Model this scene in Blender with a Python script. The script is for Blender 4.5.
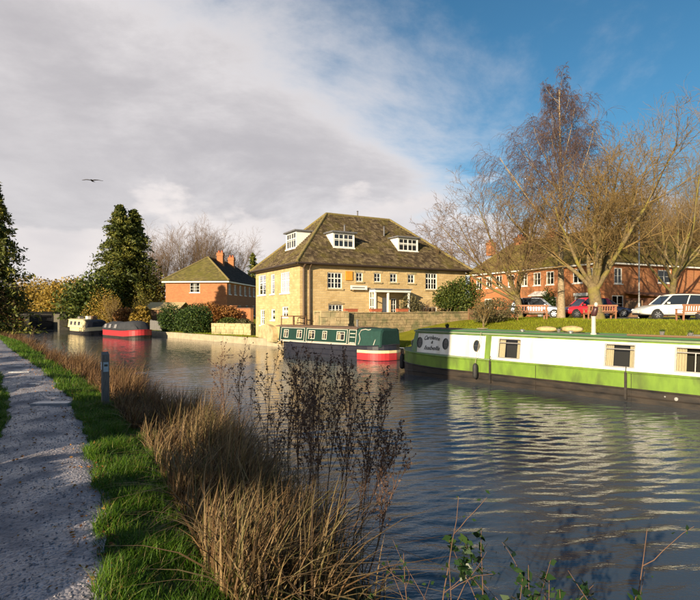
import bpy, math, random
import numpy as np
from mathutils import Vector, Matrix

for _o in list(bpy.data.objects):
    bpy.data.objects.remove(_o, do_unlink=True)
scene = bpy.context.scene
COL = scene.collection

# ------------------------------------------------------------------ camera
EYE, FPX, HZ = 2.5, 505.0, 309.0          # eye height over the water, focal length and horizon row (photo pixels)
cam_d = bpy.data.cameras.new('camera')
cam = bpy.data.objects.new('camera', cam_d); COL.objects.link(cam)
cam.location = (0, 0, EYE); cam.rotation_euler = (math.radians(90), 0, 0)
cam_d.sensor_width = 36.0; cam_d.lens = 36.0 * FPX / 700.0
cam_d.shift_y = (HZ - 300.0) / 700.0
cam_d.clip_start = 0.05; cam_d.clip_end = 3000
scene.camera = cam

# ------------------------------------------------------------------ sky, sun, exposure
SUN_EL, SUN_DIR = math.radians(16.5), (-0.52, -0.854)     # towards the sun: behind the camera, to the left
SUN_ROT = math.atan2(SUN_DIR[0], SUN_DIR[1]) % (2 * math.pi)
world = bpy.data.worlds.new('World'); scene.world = world; world.use_nodes = True
def build_world():
    nt = world.node_tree; nt.nodes.clear(); N = nt.nodes.new; L = nt.links.new
    out = N('ShaderNodeOutputWorld'); bg = N('ShaderNodeBackground'); bg.inputs['Strength'].default_value = 0.10
    L(bg.outputs[0], out.inputs[0])
    sky = N('ShaderNodeTexSky'); sky.sky_type = 'NISHITA'; sky.sun_disc = False
    sky.sun_elevation = SUN_EL; sky.sun_rotation = SUN_ROT; sky.air_density = 1.0; sky.dust_density = 0.3; sky.ozone_density = 3.0
    tint = N('ShaderNodeMix'); tint.data_type = 'RGBA'; tint.blend_type = 'MULTIPLY'; tint.inputs[0].default_value = 1
    L(sky.outputs[0], tint.inputs[6]); tint.inputs[7].default_value = (0.29, 0.52, 0.55, 1)
    tc = N('ShaderNodeTexCoord'); sep = N('ShaderNodeSeparateXYZ'); L(tc.outputs['Generated'], sep.inputs[0])
    def mth(op, a, b=None, c=None):
        m = N('ShaderNodeMath'); m.operation = op
        for i, v in enumerate((a, b, c)):
            if v is None: continue
            if isinstance(v, (int, float)): m.inputs[i].default_value = v
            else: L(v, m.inputs[i])
        return m.outputs[0]
    def sstep(v, a, b):
        m = N('ShaderNodeMapRange'); m.interpolation_type = 'SMOOTHSTEP'
        L(v, m.inputs[0]); m.inputs[1].default_value = a; m.inputs[2].default_value = b
        return m.outputs[0]
    x, y, z = sep.outputs
    zz = mth('MAXIMUM', mth('ADD', z, 0.25), 0.05)
    px = mth('DIVIDE', x, zz); py = mth('DIVIDE', y, zz)
    comb = N('ShaderNodeCombineXYZ'); L(px, comb.inputs[0]); L(py, comb.inputs[1]); comb.inputs[2].default_value = 3.3
    def noise(vec, sc, det, rough, dist=0.0):
        n = N('ShaderNodeTexNoise'); L(vec, n.inputs['Vector']); n.inputs['Scale'].default_value = sc
        n.inputs['Detail'].default_value = det; n.inputs['Roughness'].default_value = rough; n.inputs['Distortion'].default_value = dist
        return n.outputs[0]
    big = noise(comb.outputs[0], 0.9, 9, 0.62, 0.35)
    # a broad sheet of cloud that thickens towards the left
    m = mth('ADD', mth('MULTIPLY', px, -0.55), mth('MULTIPLY', mth('SUBTRACT', big, 0.5), 1.9))
    m = mth('SUBTRACT', m, mth('MULTIPLY', mth('SUBTRACT', z, 0.3), 1.3))
    sheet = mth('MULTIPLY', sstep(m, -0.46, 0.16), 0.95)
    # cumulus low over the horizon
    cvec = N('ShaderNodeMapping'); cvec.inputs['Scale'].default_value = (1, 1, 2.2); L(tc.outputs['Generated'], cvec.inputs[0])
    cn = noise(cvec.outputs[0], 4.2, 8, 0.55)
    cm = mth('ADD', mth('MULTIPLY', mth('SUBTRACT', cn, 0.5), 1.5), mth('MULTIPLY', mth('SUBTRACT', 0.20, z), 3.2))
    cum = mth('MULTIPLY', sstep(cm, -0.03, 0.12), 0.8)
    shade = noise(cvec.outputs[0], 2.4, 5, 0.5)
    # cloud colours
    thick = mth('ADD', mth('MULTIPLY', sstep(big, 0.30, 0.68), 0.45), mth('MULTIPLY', sstep(m, -0.25, 0.55), 0.55))
    grey = N('ShaderNodeMix'); grey.data_type = 'RGBA'; L(thick, grey.inputs[0])
    grey.inputs[6].default_value = (5.0, 4.75, 4.7, 1); grey.inputs[7].default_value = (2.6, 2.46, 2.55, 1)
    white = N('ShaderNodeMix'); white.data_type = 'RGBA'; L(sstep(shade, 0.35, 0.65), white.inputs[0])
    white.inputs[6].default_value = (3.3, 3.15, 3.25, 1); white.inputs[7].default_value = (4.7, 4.35, 4.2, 1)
    a = N('ShaderNodeMix'); a.data_type = 'RGBA'; L(sheet, a.inputs[0]); L(tint.outputs[2], a.inputs[6]); L(grey.outputs[2], a.inputs[7])
    b = N('ShaderNodeMix'); b.data_type = 'RGBA'; L(cum, b.inputs[0]); L(a.outputs[2], b.inputs[6]); L(white.outputs[2], b.inputs[7])
    L(b.outputs[2], bg.inputs[0])
build_world()
sun_d = bpy.data.lights.new('sun', 'SUN'); sun_d.energy = 4.4; sun_d.angle = math.radians(0.53); sun_d.color = (1.0, 0.83, 0.58)
sun = bpy.data.objects.new('sun', sun_d); COL.objects.link(sun)
_h = math.hypot(*SUN_DIR)
to_sun = Vector((SUN_DIR[0] / _h * math.cos(SUN_EL), SUN_DIR[1] / _h * math.cos(SUN_EL), math.sin(SUN_EL)))
sun.rotation_euler = to_sun.to_track_quat('Z', 'Y').to_euler(); sun.location = (-40, -50, 40)
vs = scene.view_settings; vs.view_transform = 'Standard'; vs.look = 'None'; vs.exposure = 1.08; vs.gamma = 1.0; vs.use_curve_mapping = False

# ------------------------------------------------------------------ helpers
R = math.radians
V = Vector
def tag(o, label=None, cat=None, group=None, kind=None):
    if label: o['label'] = label
    if cat: o['category'] = cat
    if group: o['group'] = group
    if kind: o['kind'] = kind
    return o
def empty(name, loc=(0, 0, 0), rz=0.0, label=None, cat=None, group=None):
    o = bpy.data.objects.new(name, None); COL.objects.link(o); o.location = loc; o.rotation_euler = (0, 0, rz)
    o.empty_display_size = 0.2
    return tag(o, label, cat, group)
def link(name, me, mat, parent=None, smooth=False):
    o = bpy.data.objects.new(name, me); COL.objects.link(o)
    if mat and not me.materials: me.materials.append(mat)
    if parent: o.parent = parent
    if smooth:
        me.polygons.foreach_set('use_smooth', np.ones(len(me.polygons), bool))
    return o
class MB:
    """collects faces that become ONE mesh object"""
    def __init__(s): s.v = []; s.f = []
    def poly(s, pts):
        b = len(s.v); s.v += [tuple(p) for p in pts]; s.f.append(tuple(range(b, b + len(pts))))
    def hexa(s, p):   # eight points: bottom ring 0-3, top ring 4-7
        b = len(s.v); s.v += [tuple(q) for q in p]
        s.f += [tuple(b + i for i in q) for q in ((3, 2, 1, 0), (4, 5, 6, 7), (0, 1, 5, 4), (1, 2, 6, 5), (2, 3, 7, 6), (3, 0, 4, 7))]
    def box(s, x0, x1, y0, y1, z0, z1):
        s.hexa([(x0, y0, z0), (x1, y0, z0), (x1, y1, z0), (x0, y1, z0), (x0, y0, z1), (x1, y0, z1), (x1, y1, z1), (x0, y1, z1)])
    def fbox(s, F, u0, u1, z0, z1, o0, o1):
        p = F.pt
        s.hexa([p(u0, z0, o1), p(u1, z0, o1), p(u1, z0, o0), p(u0, z0, o0), p(u0, z1, o1), p(u1, z1, o1), p(u1, z1, o0), p(u0, z1, o0)])
    def bar(s, a, b, w, h=None, up=V((0, 0, 1))):
        a = V(a); b = V(b); h = h or w; d = (b - a).normalized()
        x = d.cross(up)
        x = x.normalized() if x.length > 1e-4 else V((1, 0, 0))
        yv = x.cross(d).normalized(); x = x * w / 2; yv = yv * h / 2
        s.hexa([a - x - yv, a + x - yv, a + x + yv, a - x + yv, b - x - yv, b + x - yv, b + x + yv, b - x + yv])
    def tube(s, pts, rad, n=8, cap=True):
        pts = [V(p) for p in pts]; k = len(pts)
        rad = [rad] * k if isinstance(rad, (int, float)) else rad
        b = len(s.v); ref = V((0.13, 0.21, 0.97))
        for i, p in enumerate(pts):
            d = (pts[min(i + 1, k - 1)] - pts[max(i - 1, 0)]).normalized()
            x = d.cross(ref)
            if x.length < 0.15: x = d.cross(V((1, 0, 0)))
            x.normalize(); yv = x.cross(d)
            for j in range(n):
                a = 2 * math.pi * j / n
                s.v.append(tuple(p + x * (math.cos(a) * rad[i]) + yv * (math.sin(a) * rad[i])))
        for i in range(k - 1):
            for j in range(n):
                q = (j + 1) % n
                s.f.append((b + i * n + j, b + i * n + q, b + (i + 1) * n + q, b + (i + 1) * n + j))
        if cap:
            s.f.append(tuple(b + j for j in range(n))[::-1]); s.f.append(tuple(b + (k - 1) * n + j for j in range(n)))
    def lathe(s, prof, c=(0, 0, 0), n=14, axis='z'):
        b = len(s.v)
        for r, h in prof:
            for j in range(n):
                a = 2 * math.pi * j / n; q = (r * math.cos(a), r * math.sin(a))
                p = (q[0], q[1], h) if axis == 'z' else ((q[0], h, q[1]) if axis == 'y' else (h, q[0], q[1]))
                s.v.append((p[0] + c[0], p[1] + c[1], p[2] + c[2]))
        for i in range(len(prof) - 1):
            for j in range(n):
                q = (j + 1) % n
                s.f.append((b + i * n + j, b + i * n + q, b + (i + 1) * n + q, b + (i + 1) * n + j))
        s.f.append(tuple(b + j for j in range(n))[::-1]); s.f.append(tuple(b + (len(prof) - 1) * n + j for j in range(n)))
    def loft(s, rings, closed=True, cap=True):
        b = len(s.v); n = len(rings[0])
        for r in rings: s.v += [tuple(p) for p in r]
        for i in range(len(rings) - 1):
            for j in range(n if closed else n - 1):
                q = (j + 1) % n
                s.f.append((b + i * n + j, b + i * n + q, b + (i + 1) * n + q, b + (i + 1) * n + j))
        if cap:
            s.f.append(tuple(b + j for j in range(n))[::-1]); s.f.append(tuple(b + (len(rings) - 1) * n + j for j in range(n)))
    def build(s, name, mat, parent=None, smooth=False, bevel=0.0):
        me = bpy.data.meshes.new(name); me.from_pydata(s.v, [], s.f); me.update()
        o = link(name, me, mat, parent, smooth)
        if bevel:
            m = o.modifiers.new('bevel', 'BEVEL'); m.width = bevel; m.segments = 2; m.limit_method = 'ANGLE'
        return o
class Frame:
    """a plane: origin, along, up, outward normal"""
    def __init__(s, O, ex, ez=(0, 0, 1), nr=(0, -1, 0)): s.O = V(O); s.ex = V(ex); s.ez = V(ez); s.n = V(nr)
    def pt(s, u, z, o=0.0): return s.O + s.ex * u + s.ez * z + s.n * o
def wall_holes(mb, F, u0, u1, z0, z1, holes, depth=0.14, off=0.0):
    us = sorted({u0, u1, *[h[0] for h in holes], *[h[1] for h in holes]}); zs = sorted({z0, z1, *[h[2] for h in holes], *[h[3] for h in holes]})
    us = [u for u in us if u0 <= u <= u1]; zs = [z for z in zs if z0 <= z <= z1]
    for i in range(len(us) - 1):
        for j in range(len(zs) - 1):
            cu = (us[i] + us[i + 1]) / 2; cz = (zs[j] + zs[j + 1]) / 2
            if any(h[0] < cu < h[1] and h[2] < cz < h[3] for h in holes): continue
            mb.poly([F.pt(us[i], zs[j], off), F.pt(us[i + 1], zs[j], off), F.pt(us[i + 1], zs[j + 1], off), F.pt(us[i], zs[j + 1], off)])
    for a, b, c, d in holes:
        q = [(a, c), (b, c), (b, d), (a, d)]
        for k in range(4):
            (ua, za), (ub, zb) = q[k], q[(k + 1) % 4]
            mb.poly([F.pt(ua, za, off), F.pt(ub, zb, off), F.pt(ub, zb, off - depth), F.pt(ua, za, off - depth)])
def np_quads(verts, quads, rnd=None, name='m'):
    me = bpy.data.meshes.new(name); nv = len(verts); nf = len(quads); k = quads.shape[1]
    me.vertices.add(nv); me.vertices.foreach_set('co', np.ascontiguousarray(verts, np.float32).ravel())
    me.loops.add(nf * k); me.loops.foreach_set('vertex_index', np.ascontiguousarray(quads, np.int32).ravel())
    me.polygons.add(nf); me.polygons.foreach_set('loop_start', np.arange(0, nf * k, k, dtype=np.int32))
    me.update(calc_edges=True)
    if rnd is not None:
        at = me.attributes.new('rnd', 'FLOAT', 'POINT'); at.data.foreach_set('value', np.ascontiguousarray(rnd, np.float32))
    return me

# ------------------------------------------------------------------ materials
def new_mat(name):
    m = bpy.data.materials.new(name); m.use_nodes = True
    nt = m.node_tree; bs = nt.nodes['Principled BSDF']
    return m, nt, bs
def c4(c): return (c[0], c[1], c[2], 1)
def setin(bs, k, v):
    if k in bs.inputs: bs.inputs[k].default_value = v
def mat(name, col, rough=0.7, col2=None, scale=6.0, bump=0.0, bscale=None, metal=0.0, spec=0.5, detail=6, col3=None, scale3=1.0, stretch=(1, 1, 1), coat=0.0):
    m, nt, bs = new_mat(name); N = nt.nodes.new; L = nt.links.new
    setin(bs, 'Roughness', rough); setin(bs, 'Metallic', metal); setin(bs, 'Specular IOR Level', spec); setin(bs, 'Coat Weight', coat)
    bs.inputs['Base Color'].default_value = c4(col)
    tc = N('ShaderNodeTexCoord'); mp = N('ShaderNodeMapping'); L(tc.outputs['Object'], mp.inputs[0]); mp.inputs['Scale'].default_value = stretch
    last = None
    if col2:
        n = N('ShaderNodeTexNoise'); n.inputs['Scale'].default_value = scale; n.inputs['Detail'].default_value = detail; n.inputs['Roughness'].default_value = 0.6
        L(mp.outputs[0], n.inputs['Vector'])
        r = N('ShaderNodeMapRange'); L(n.outputs[0], r.inputs[0]); r.inputs[1].default_value = 0.32; r.inputs[2].default_value = 0.68
        x = N('ShaderNodeMix'); x.data_type = 'RGBA'; L(r.outputs[0], x.inputs[0]); x.inputs[6].default_value = c4(col); x.inputs[7].default_value = c4(col2)
        last = x.outputs[2]
    if col3:
        n = N('ShaderNodeTexNoise'); n.inputs['Scale'].default_value = scale3; n.inputs['Detail'].default_value = 4
        L(mp.outputs[0], n.inputs['Vector'])
        r = N('ShaderNodeMapRange'); L(n.outputs[0], r.inputs[0]); r.inputs[1].default_value = 0.48; r.inputs[2].default_value = 0.66
        x = N('ShaderNodeMix'); x.data_type = 'RGBA'; L(r.outputs[0], x.inputs[0])
        if last: L(last, x.inputs[6])
        else: x.inputs[6].default_value = c4(col)
        x.inputs[7].default_value = c4(col3); last = x.outputs[2]
    if last: L(last, bs.inputs['Base Color'])
    if bump:
        n = N('ShaderNodeTexNoise'); n.inputs['Scale'].default_value = bscale or scale * 2; n.inputs['Detail'].default_value = 5
        L(mp.outputs[0], n.inputs['Vector'])
        b = N('ShaderNodeBump'); b.inputs['Strength'].default_value = bump; b.inputs['Distance'].default_value = 0.02
        L(n.outputs[0], b.inputs['Height']); L(b.outputs[0], bs.inputs['Normal'])
    return m
def leaf_mat(name, cols, trans=0.25, rough=0.6, big=None):
    """colour by the leaf's own random value"""
    m, nt, bs = new_mat(name); N = nt.nodes.new; L = nt.links.new
    at = N('ShaderNodeAttribute'); at.attribute_name = 'rnd'
    cr = N('ShaderNodeValToRGB'); L(at.outputs['Fac'], cr.inputs[0])
    el = cr.color_ramp.elements
    while len(el) < len(cols): el.new(0.5)
    for i, c in enumerate(cols):
        el[i].position = i / (len(cols) - 1); el[i].color = c4(c)
    setin(bs, 'Roughness', rough); setin(bs, 'Specular IOR Level', 0.3)
    L(cr.outputs[0], bs.inputs['Base Color'])
    if trans:
        tr = N('ShaderNodeBsdfTranslucent'); L(cr.outputs[0], tr.inputs[0])
        mx = N('ShaderNodeMixShader'); mx.inputs[0].default_value = trans
        L(bs.outputs[0], mx.inputs[1]); L(tr.outputs[0], mx.inputs[2])
        L(mx.outputs[0], nt.nodes['Material Output'].inputs[0])
    return m
def masonry(name, c1, c2, mortar, bw, bh, msize=0.012, bump=0.5, stain=None, rough=0.85, off=0.5, squash=1.0):
    m, nt, bs = new_mat(name); N = nt.nodes.new; L = nt.links.new
    tc = N('ShaderNodeTexCoord'); sp = N('ShaderNodeSeparateXYZ'); L(tc.outputs['Object'], sp.inputs[0])
    sn = N('ShaderNodeSeparateXYZ'); L(tc.outputs['Normal'], sn.inputs[0])
    ab = N('ShaderNodeMath'); ab.operation = 'ABSOLUTE'; L(sn.outputs[0], ab.inputs[0])
    gt = N('ShaderNodeMath'); gt.operation = 'GREATER_THAN'; L(ab.outputs[0], gt.inputs[0]); gt.inputs[1].default_value = 0.6
    mx = N('ShaderNodeMix'); mx.data_type = 'FLOAT'; L(gt.outputs[0], mx.inputs[0]); L(sp.outputs[0], mx.inputs[2]); L(sp.outputs[1], mx.inputs[3])
    cb = N('ShaderNodeCombineXYZ'); L(mx.outputs[0], cb.inputs[0]); L(sp.outputs[2], cb.inputs[1])
    wob = N('ShaderNodeTexNoise'); wob.inputs['Scale'].default_value = 2.5; L(tc.outputs['Object'], wob.inputs['Vector'])
    ad = N('ShaderNodeMix'); ad.data_type = 'RGBA'; ad.blend_type = 'ADD'; ad.inputs[0].default_value = bh * 0.25
    L(cb.outputs[0], ad.inputs[6]); L(wob.outputs[1], ad.inputs[7])
    br = N('ShaderNodeTexBrick'); L(ad.outputs[2], br.inputs['Vector']); br.offset = off; br.squash = squash
    br.inputs['Scale'].default_value = 1.0; br.inputs['Brick Width'].default_value = bw; br.inputs['Row Height'].default_value = bh
    br.inputs['Mortar Size'].default_value = msize; br.inputs['Mortar Smooth'].default_value = 0.3; br.inputs['Bias'].default_value = 0.0
    br.inputs['Color1'].default_value = c4(c1); br.inputs['Color2'].default_value = c4(c2); br.inputs['Mortar'].default_value = c4(mortar)
    n = N('ShaderNodeTexNoise'); n.inputs['Scale'].default_value = 1.3; n.inputs['Detail'].default_value = 9; n.inputs['Roughness'].default_value = 0.68
    L(tc.outputs['Object'], n.inputs['Vector'])
    rg = N('ShaderNodeMapRange'); L(n.outputs[0], rg.inputs[0]); rg.inputs[1].default_value = 0.35; rg.inputs[2].default_value = 0.7
    rg.inputs[3].default_value = 0.0; rg.inputs[4].default_value = 0.62
    x = N('ShaderNodeMix'); x.data_type = 'RGBA'; L(rg.outputs[0], x.inputs[0]); L(br.outputs[0], x.inputs[6])
    x.inputs[7].default_value = c4(stain or [q * 0.55 for q in c1])
    L(x.outputs[2], bs.inputs['Base Color']); setin(bs, 'Roughness', rough)
    b = N('ShaderNodeBump'); b.inputs['Strength'].default_value = bump; b.inputs['Distance'].default_value = 0.02
    iv = N('ShaderNodeMath'); iv.operation = 'SUBTRACT'; iv.inputs[0].default_value = 1.0; L(br.outputs[1], iv.inputs[1])
    n2 = N('ShaderNodeTexNoise'); n2.inputs['Scale'].default_value = 14; n2.inputs['Detail'].default_value = 6; L(tc.outputs['Object'], n2.inputs['Vector'])
    s2 = N('ShaderNodeMath'); s2.operation = 'ADD'; L(iv.outputs[0], s2.inputs[0]); L(n2.outputs[0], s2.inputs[1])
    L(s2.outputs[0], b.inputs['Height']); L(b.outputs[0], bs.inputs['Normal'])
    return m
def tile_mat(name, cols, moss, moss_amt=0.55):
    """each tile its own tone, moss in patches"""
    m = leaf_mat(name, cols, trans=0, rough=0.9); nt = m.node_tree; N = nt.nodes.new; L = nt.links.new; bs = nt.nodes['Principled BSDF']
    src = bs.inputs['Base Color'].links[0].from_socket
    tc = N('ShaderNodeTexCoord'); n = N('ShaderNodeTexNoise'); n.inputs['Scale'].default_value = 0.75; n.inputs['Detail'].default_value = 8; n.inputs['Roughness'].default_value = 0.7
    L(tc.outputs['Object'], n.inputs['Vector'])
    r = N('ShaderNodeMapRange'); L(n.outputs[0], r.inputs[0]); r.inputs[1].default_value = moss_amt - 0.13; r.inputs[2].default_value = moss_amt + 0.13
    x = N('ShaderNodeMix'); x.data_type = 'RGBA'; L(r.outputs[0], x.inputs[0]); L(src, x.inputs[6]); x.inputs[7].default_value = c4(moss)
    L(x.outputs[2], bs.inputs['Base Color'])
    b = N('ShaderNodeBump'); b.inputs['Strength'].default_value = 0.5; b.inputs['Distance'].default_value = 0.02
    n2 = N('ShaderNodeTexNoise'); n2.inputs['Scale'].default_value = 18; n2.inputs['Detail'].default_value = 5; L(tc.outputs['Object'], n2.inputs['Vector'])
    L(n2.outputs[0], b.inputs['Height']); L(b.outputs[0], bs.inputs['Normal'])
    return m
def glass_mat(name, col=(0.015, 0.018, 0.022), rough=0.04):
    m, nt, bs = new_mat(name); bs.inputs['Base Color'].default_value = c4(col); setin(bs, 'Roughness', rough); setin(bs, 'Specular IOR Level', 0.7)
    return m
def clear_glass(name):
    m, nt, bs = new_mat(name); N = nt.nodes.new; L = nt.links.new
    tr = N('ShaderNodeBsdfTransparent'); tr.inputs[0].default_value = (0.8, 0.84, 0.82, 1)
    gl = N('ShaderNodeBsdfGlossy'); gl.inputs['Roughness'].default_value = 0.02
    fr = N('ShaderNodeFresnel'); fr.inputs[0].default_value = 1.6
    mx = N('ShaderNodeMixShader'); L(fr.outputs[0], mx.inputs[0]); L(tr.outputs[0], mx.inputs[1]); L(gl.outputs[0], mx.inputs[2])
    L(mx.outputs[0], nt.nodes['Material Output'].inputs[0])
    return m
M = {}
M['stone'] = masonry('honey stone', (0.66, 0.49, 0.245), (0.51, 0.355, 0.155), (0.61, 0.48, 0.28), 0.34, 0.15, 0.014, 0.9, (0.36, 0.24, 0.10))
M['stonewall'] = mat('rubble stone', (0.40, 0.30, 0.16), 0.9, (0.24, 0.18, 0.10), 5, 0.7, 22, col3=(0.16, 0.15, 0.07), scale3=1.7)
M['stonepale'] = mat('pale rubble stone', (0.55, 0.43, 0.24), 0.9, (0.40, 0.30, 0.16), 5, 0.6, 22, col3=(0.28, 0.25, 0.13), scale3=1.7)
M['brick'] = masonry('orange brick', (0.50, 0.19, 0.060), (0.36, 0.115, 0.038), (0.40, 0.26, 0.14), 0.225, 0.075, 0.010, 0.5, (0.34, 0.11, 0.04))
M['brickdark'] = masonry('brown brick', (0.30, 0.12, 0.06), (0.22, 0.08, 0.045), (0.26, 0.19, 0.13), 0.225, 0.075, 0.010, 0.5)
M['tile_stone'] = tile_mat('stone roof tile', [(0.045, 0.032, 0.020), (0.085, 0.060, 0.036), (0.12, 0.088, 0.052), (0.19, 0.145, 0.085)], (0.15, 0.125, 0.024), 0.60)
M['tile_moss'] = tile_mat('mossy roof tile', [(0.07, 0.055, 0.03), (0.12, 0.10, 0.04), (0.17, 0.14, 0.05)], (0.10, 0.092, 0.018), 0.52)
M['tile_slate_shaded'] = tile_mat('dark roof tile', [(0.03, 0.028, 0.030), (0.055, 0.05, 0.05), (0.085, 0.075, 0.07)], (0.04, 0.04, 0.025), 0.75)  # slate tone with the side slope's shade put into the colour
M['tile_terrace'] = tile_mat('olive roof tile', [(0.10, 0.07, 0.03), (0.15, 0.11, 0.045), (0.21, 0.15, 0.06)], (0.15, 0.125, 0.022), 0.50)
M['underlay'] = mat('roof underlay', (0.06, 0.045, 0.03), 0.9)
M['ridge'] = mat('ridge tile', (0.22, 0.16, 0.07), 0.9, (0.15, 0.13, 0.03), 5, 0.5)
M['white'] = mat('white paint', (0.80, 0.79, 0.75), 0.45, (0.70, 0.69, 0.63), 3, 0.1, 20)
M['lead'] = mat('grey lead', (0.16, 0.16, 0.17), 0.6, (0.10, 0.10, 0.11), 4)
M['pipe'] = mat('brown downpipe', (0.13, 0.085, 0.05), 0.6, (0.09, 0.06, 0.04), 4)
M['gutter'] = mat('dark gutter', (0.045, 0.03, 0.025), 0.5)
M['glass'] = glass_mat('window glass')
M['clear'] = clear_glass('clear glass')
M['curtain'] = mat('cream curtain', (0.62, 0.52, 0.36), 0.9, (0.50, 0.40, 0.26), 12, 0.3, stretch=(6, 6, 0.6))
M['dark'] = mat('dark interior', (0.02, 0.017, 0.014), 0.9)  # near-black in place of indoor shade; the canal bed wears it too
M['wood'] = mat('weathered wood', (0.23, 0.13, 0.065), 0.8, (0.15, 0.085, 0.045), 9, 0.4, stretch=(2, 12, 12))
M['benchwood'] = mat('bench wood', (0.36, 0.17, 0.09), 0.7, (0.26, 0.115, 0.06), 9, 0.3)
M['greywood'] = mat('grey weathered timber', (0.22, 0.21, 0.20), 0.85, (0.11, 0.105, 0.10), 8, 0.6, 30, stretch=(8, 8, 1))
M['orange'] = mat('orange board', (0.72, 0.33, 0.03), 0.6, (0.62, 0.25, 0.03), 5)
M['terracotta'] = mat('terracotta', (0.45, 0.12, 0.05), 0.8, (0.32, 0.09, 0.04), 8)
M['asphalt'] = mat('asphalt', (0.055, 0.053, 0.05), 0.9, (0.04, 0.04, 0.04), 20, 0.4)
M['concrete'] = mat('stone coping', (0.42, 0.35, 0.24), 0.9, (0.30, 0.25, 0.17), 3, 0.5, 25)
M['darkstone'] = mat('mossy lock masonry', (0.13, 0.115, 0.09), 0.95, (0.07, 0.065, 0.045), 4, 0.7, 18)
M['metal'] = mat('galvanised steel', (0.55, 0.55, 0.53), 0.45, (0.28, 0.28, 0.27), 10, metal=0.7)
M['alu'] = mat('window aluminium', (0.42, 0.40, 0.38), 0.4, (0.33, 0.31, 0.29), 12, metal=0.6)
M['black'] = mat('black rubber', (0.016, 0.016, 0.017), 0.65, (0.028, 0.027, 0.025), 14, 0.2)
M['rope'] = mat('rope', (0.32, 0.27, 0.19), 0.9, (0.2, 0.17, 0.12), 40)
M['hullblack'] = mat('bitumen hull', (0.013, 0.012, 0.012), 0.45, (0.045, 0.034, 0.025), 2.2, 0.15, 30, stretch=(1, 1, 3))
M['bgreen'] = mat('narrowboat green', (0.17, 0.28, 0.035), 0.35, (0.12, 0.20, 0.03), 3, 0.08, 4, col3=(0.09, 0.13, 0.03), scale3=1.4, stretch=(1.6, 1.6, 0.6))
M['bgreendk'] = mat('narrowboat deep green', (0.055, 0.16, 0.055), 0.35, (0.045, 0.13, 0.045), 3, 0.05, 20, coat=0.3)
M['bwhite'] = mat('narrowboat white', (0.80, 0.78, 0.73), 0.35, (0.72, 0.69, 0.62), 2.2, 0.06, 3, col3=(0.60, 0.55, 0.45), scale3=1.1, stretch=(2.2, 2.2, 0.35))
M['broof'] = mat('roof grey green', (0.16, 0.22, 0.12), 0.6, (0.22, 0.26, 0.16), 2.5, 0.2, 30)
M['navy'] = mat('navy hull', (0.008, 0.010, 0.022), 0.5, (0.02, 0.02, 0.03), 3, 0.05)
M['dgreen'] = mat('dark green cabin', (0.004, 0.036, 0.024), 0.4, (0.004, 0.028, 0.018), 3)
M['canvasgreen'] = mat('green canvas', (0.005, 0.036, 0.028), 0.85, (0.008, 0.05, 0.04), 8, 0.4)
M['cream'] = mat('cream paint', (0.72, 0.60, 0.34), 0.5, (0.62, 0.50, 0.26), 4)
M['creamdull'] = mat('dull cream line', (0.55, 0.50, 0.42), 0.5)
M['red'] = mat('red paint', (0.46, 0.03, 0.035), 0.45, (0.36, 0.025, 0.03), 4)
M['canvasgrey'] = mat('grey canvas', (0.022, 0.024, 0.030), 0.85, (0.04, 0.042, 0.05), 3, 0.4, 12)
M['brownroof'] = mat('brown boat roof', (0.20, 0.125, 0.085), 0.6, (0.14, 0.085, 0.06), 4)
M['sack'] = mat('tan sacking', (0.52, 0.40, 0.20), 0.9, (0.40, 0.29, 0.13), 9, 0.5)
M['lockwood'] = mat('black lock timber', (0.012, 0.012, 0.016), 0.6, (0.03, 0.028, 0.03), 6, 0.3)
M['ink'] = mat('grey lettering', (0.05, 0.055, 0.05), 0.5)
M['bark'] = mat('grey brown bark', (0.10, 0.07, 0.038), 0.9, (0.22, 0.165, 0.075), 9, 1.0, 22, col3=(0.20, 0.17, 0.03), scale3=1.2)
M['twig'] = mat('golden twig', (0.23, 0.155, 0.05), 0.9, (0.17, 0.105, 0.04), 2)
M['twigbrown'] = mat('brown twig', (0.20, 0.125, 0.06), 0.9, (0.13, 0.08, 0.045), 2)
M['birchbark'] = mat('birch bark', (0.40, 0.32, 0.20), 0.8, (0.20, 0.14, 0.08), 3.5, 0.4, stretch=(2, 2, 6))
M['birchtwig'] = mat('purple birch twig', (0.075, 0.046, 0.050), 0.9, (0.125, 0.075, 0.055), 2)
M['darktwig'] = mat('dark bark', (0.045, 0.032, 0.024), 0.9, (0.075, 0.055, 0.04), 6, 0.5)
M['weed'] = mat('dead weed stem', (0.10, 0.056, 0.040), 0.9, (0.16, 0.09, 0.055), 5)
M['conifer'] = leaf_mat('conifer needles', [(0.014, 0.026, 0.008), (0.045, 0.066, 0.013), (0.12, 0.13, 0.02), (0.21, 0.19, 0.032)], 0.1)
M['hedge'] = leaf_mat('hedge leaves', [(0.012, 0.03, 0.008), (0.035, 0.07, 0.013), (0.085, 0.13, 0.02)], 0.15)
M['ivy'] = leaf_mat('ivy leaves', [(0.02, 0.04, 0.008), (0.06, 0.085, 0.014), (0.14, 0.16, 0.025)], 0.2)
M['golden'] = leaf_mat('golden foliage', [(0.17, 0.105, 0.02), (0.32, 0.21, 0.035), (0.42, 0.30, 0.055)], 0.2)
M['olive'] = leaf_mat('olive foliage', [(0.05, 0.05, 0.01), (0.13, 0.11, 0.018), (0.26, 0.20, 0.03)], 0.2)
M['russet'] = leaf_mat('russet leaves', [(0.13, 0.05, 0.015), (0.26, 0.11, 0.03), (0.38, 0.2, 0.05)], 0.2)
M['greyshrub'] = leaf_mat('grey green shrub', [(0.05, 0.05, 0.025), (0.10, 0.09, 0.04), (0.19, 0.16, 0.07)], 0.2)
M['grass'] = leaf_mat('grass blades', [(0.022, 0.06, 0.004), (0.055, 0.135, 0.007), (0.09, 0.19, 0.010), (0.15, 0.24, 0.02), (0.26, 0.21, 0.07)], 0.3, 0.5)
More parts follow.
